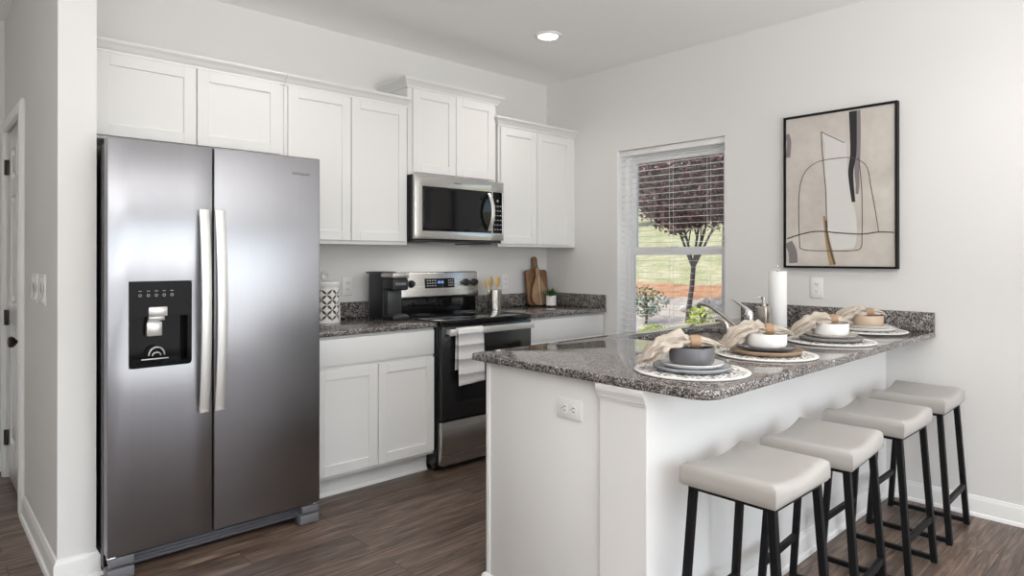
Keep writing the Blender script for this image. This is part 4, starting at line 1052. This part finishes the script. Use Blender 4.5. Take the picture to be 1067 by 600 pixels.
def leaf_cloud(b, c, rad, n, size, rnd, fill=.55):
    for i in range(n):
        while True:
            v = Vector((rnd.uniform(-1, 1), rnd.uniform(-1, 1), rnd.uniform(-1, 1)))
            if v.length < 1 and v.length > fill * rnd.random() ** .5: break
        v = v * (.86 + .22 * noise.noise(v * 2.4 + Vector(c)))
        p = Vector((c[0] + v.x * rad[0], c[1] + v.y * rad[1], c[2] + v.z * rad[2]))
        d = Vector((rnd.uniform(-1, 1), rnd.uniform(-1, 1), rnd.uniform(-.8, .6))).normalized(); u = d.orthogonal().normalized()
        u = Matrix.Rotation(rnd.random() * 6.28, 3, d) @ u; s = size * rnd.uniform(.6, 1.3)
        w = d.cross(u)
        b.mi = rnd.randrange(3)
        b.poly([p, p + d * s * .5 + u * s * .32, p + d * s, p + d * s * .5 - u * s * .32])
def leafmats(name, cols): return [mat(name, c, .6, spec=.3) for c in cols]
rnd = random.Random(5)
L_purple = leafmats('plum_leaf', [(.15, .06, .07), (.27, .15, .145), (.06, .055, .05)])
L_dark = leafmats('evergreen_leaf', [(.05, .10, .035), (.09, .15, .05), (.035, .07, .03)])
L_green = leafmats('lawn_edge_leaf', [(.14, .26, .05), (.22, .36, .07), (.09, .18, .04)])
L_shrub = leafmats('shrub_leaf', [(.08, .15, .05), (.16, .24, .09), (.05, .10, .04)])
L_lime = leafmats('lime_leaf', [(.40, .46, .06), (.50, .56, .10), (.28, .36, .05)])
M_bark = wood('tree_bark', (.035, .028, .024), (.10, .08, .068), (6, 6, 1.5))
# purple-leaved tree
TX, TY = 4.7, 1.545
t = thing('purple_leaf_tree', (TX, TY, gz(TX)), 'small purple-leaved tree with forked trunk on the pebble bed outside the window', 'tree')
b = B(); tz = gz(TX) - .1
b.tube([(TX, TY + .02, tz), (TX, TY - .01, tz + .35), (TX + .01, TY - .05, tz + .65), (TX, TY - .08, tz + .93)], [.048, .04, .037, .036], 10)
fk = Vector((TX, TY - .08, tz + .92))
tips = []
for dy, dx, h, r in ((.30, .05, .62, .026), (.14, -.12, .80, .024), (-.22, .04, .72, .030), (-.42, -.05, .70, .022), (.42, .1, .85, .02), (-.05, .16, .95, .022)):
    e = fk + Vector((dx, dy, h)); mdp = fk + Vector((dx * .35, dy * .42, h * .42)); b.tube([fk, mdp, e, e + Vector((dx, dy, h)) * .8], [r, r * .85, r * .6, r * .25], 8)
    tips.append(e)
    for k in range(4):
        s = mdp.lerp(e, rnd.random()); q = s + Vector((rnd.uniform(-.3, .3), rnd.uniform(-.45, .45), rnd.uniform(.2, .5))); b.tube([s, (s + q) / 2 + Vector((0, 0, .04)), q], [.012, .009, .004], 6)
obj('trunk', b, M_bark, t, smooth=60)
b = B()
leaf_cloud(b, (TX, TY - .05, 2.62), (1.3, 1.5, 1.05), 22000, .062, rnd, .3)
for e in tips: leaf_cloud(b, tuple(e + Vector((0, 0, .15))), (.30, .34, .22), 220, .075, rnd, .1)
obj('foliage', b, L_purple, t, smooth=0)
def tree(name, x, y, h, r, mats, label, n, size, group=None):
    z = gz(x); t = thing(name, (x, y, z), label, 'tree' if h > 1.6 else 'shrub', group)
    b = B().tube([(x, y, z - .1), (x + .05, y, z + h * .3), (x, y, z + h * .75)], [.09 * h / 4 + .01, .07 * h / 4 + .008, .02], 8)
    for k in range(7): a = k * .9; b.tube([(x, y, z + h * (.25 + .05 * k)), (x + r * .55 * math.cos(a), y + r * .55 * math.sin(a), z + h * (.42 + .06 * k))], [.03 * h / 4 + .005, .006], 6)
    obj('trunk' if h > 1.6 else 'stems', b, M_bark, t, smooth=60)
    f = B(); leaf_cloud(f, (x, y, z + h * .56), (r, r, h * .46), n, size, rnd, .5)
    obj('foliage', f, mats, t, smooth=0)
k = 0
for x, y, h, r, m_, lb in ((23, 10.6, 6.5, 2.5, L_dark, 'dark evergreen tree on the hill behind the right half of the window'), (23, 16.2, 7, 2.7, L_dark, 'dark evergreen tree on the hill at the left edge of the window glass'), (12.0, 4.95, 4.4, .7, L_green, 'bright green slender tree on the lawn at the right edge of the window')):
    tree('hill_tree', x, y, h, r, m_, lb, 6000, .24 if m_ is L_dark else .12, 'trees on the hill')
for x, y, h, r, m_, lb, n, s in ((2.6, 1.50, .52, .30, L_shrub, 'dark leafy shrub at the left foot of the window, in the pebble bed', 1500, .045), (3.15, 1.10, .30, .24, L_lime, 'lime yellow low shrub in the pebble bed beside the dark shrub', 700, .035), (3.5, .62, .58, .20, L_lime, 'upright lime green shrub in the pebble bed behind the faucet', 420, .045), (4.4, 2.12, .62, .36, L_shrub, 'loose grey-green shrub among the rocks left of the tree trunk', 700, .04), (5.3, .95, .50, .30, L_shrub, 'loose green shrub among the rocks right of the tree trunk', 420, .04)):
    tree('garden_shrub', x, y, h, r, m_, lb, n, s, 'shrubs outside the window')
pos = []
while len(pos) < 22:
    q = (rnd.uniform(3.6, 5.9), rnd.uniform(.2, 3.2))
    if all((q[0] - p[0]) ** 2 + (q[1] - p[1]) ** 2 > .17 for p in pos) and all((q[0] - a) ** 2 + (q[1] - c) ** 2 > .28 for a, c in ((3.5, .62), (4.4, 2.12), (5.3, .95), (3.15, 1.1), (TX, TY))): pos.append(q)
for i, (x, y) in enumerate(pos):
    bm = bmesh.new(); bmesh.ops.create_icosphere(bm, subdivisions=2, radius=rnd.uniform(.08, .15))
    for v in bm.verts: v.co *= 1 + .35 * noise.noise(v.co * 9 + Vector((i * 3.3, 0, 0))); v.co.z *= .6
    bmesh.ops.translate(bm, vec=(x, y, gz(x) + .03), verts=bm.verts); b = B(); b.bm.free(); b.bm = bm
    obj('landscape_rock', b, M_rock, None, None, 60, 'pale landscaping rock lying in the pebble bed outside the window', 'rock', 'rocks in the pebble bed')
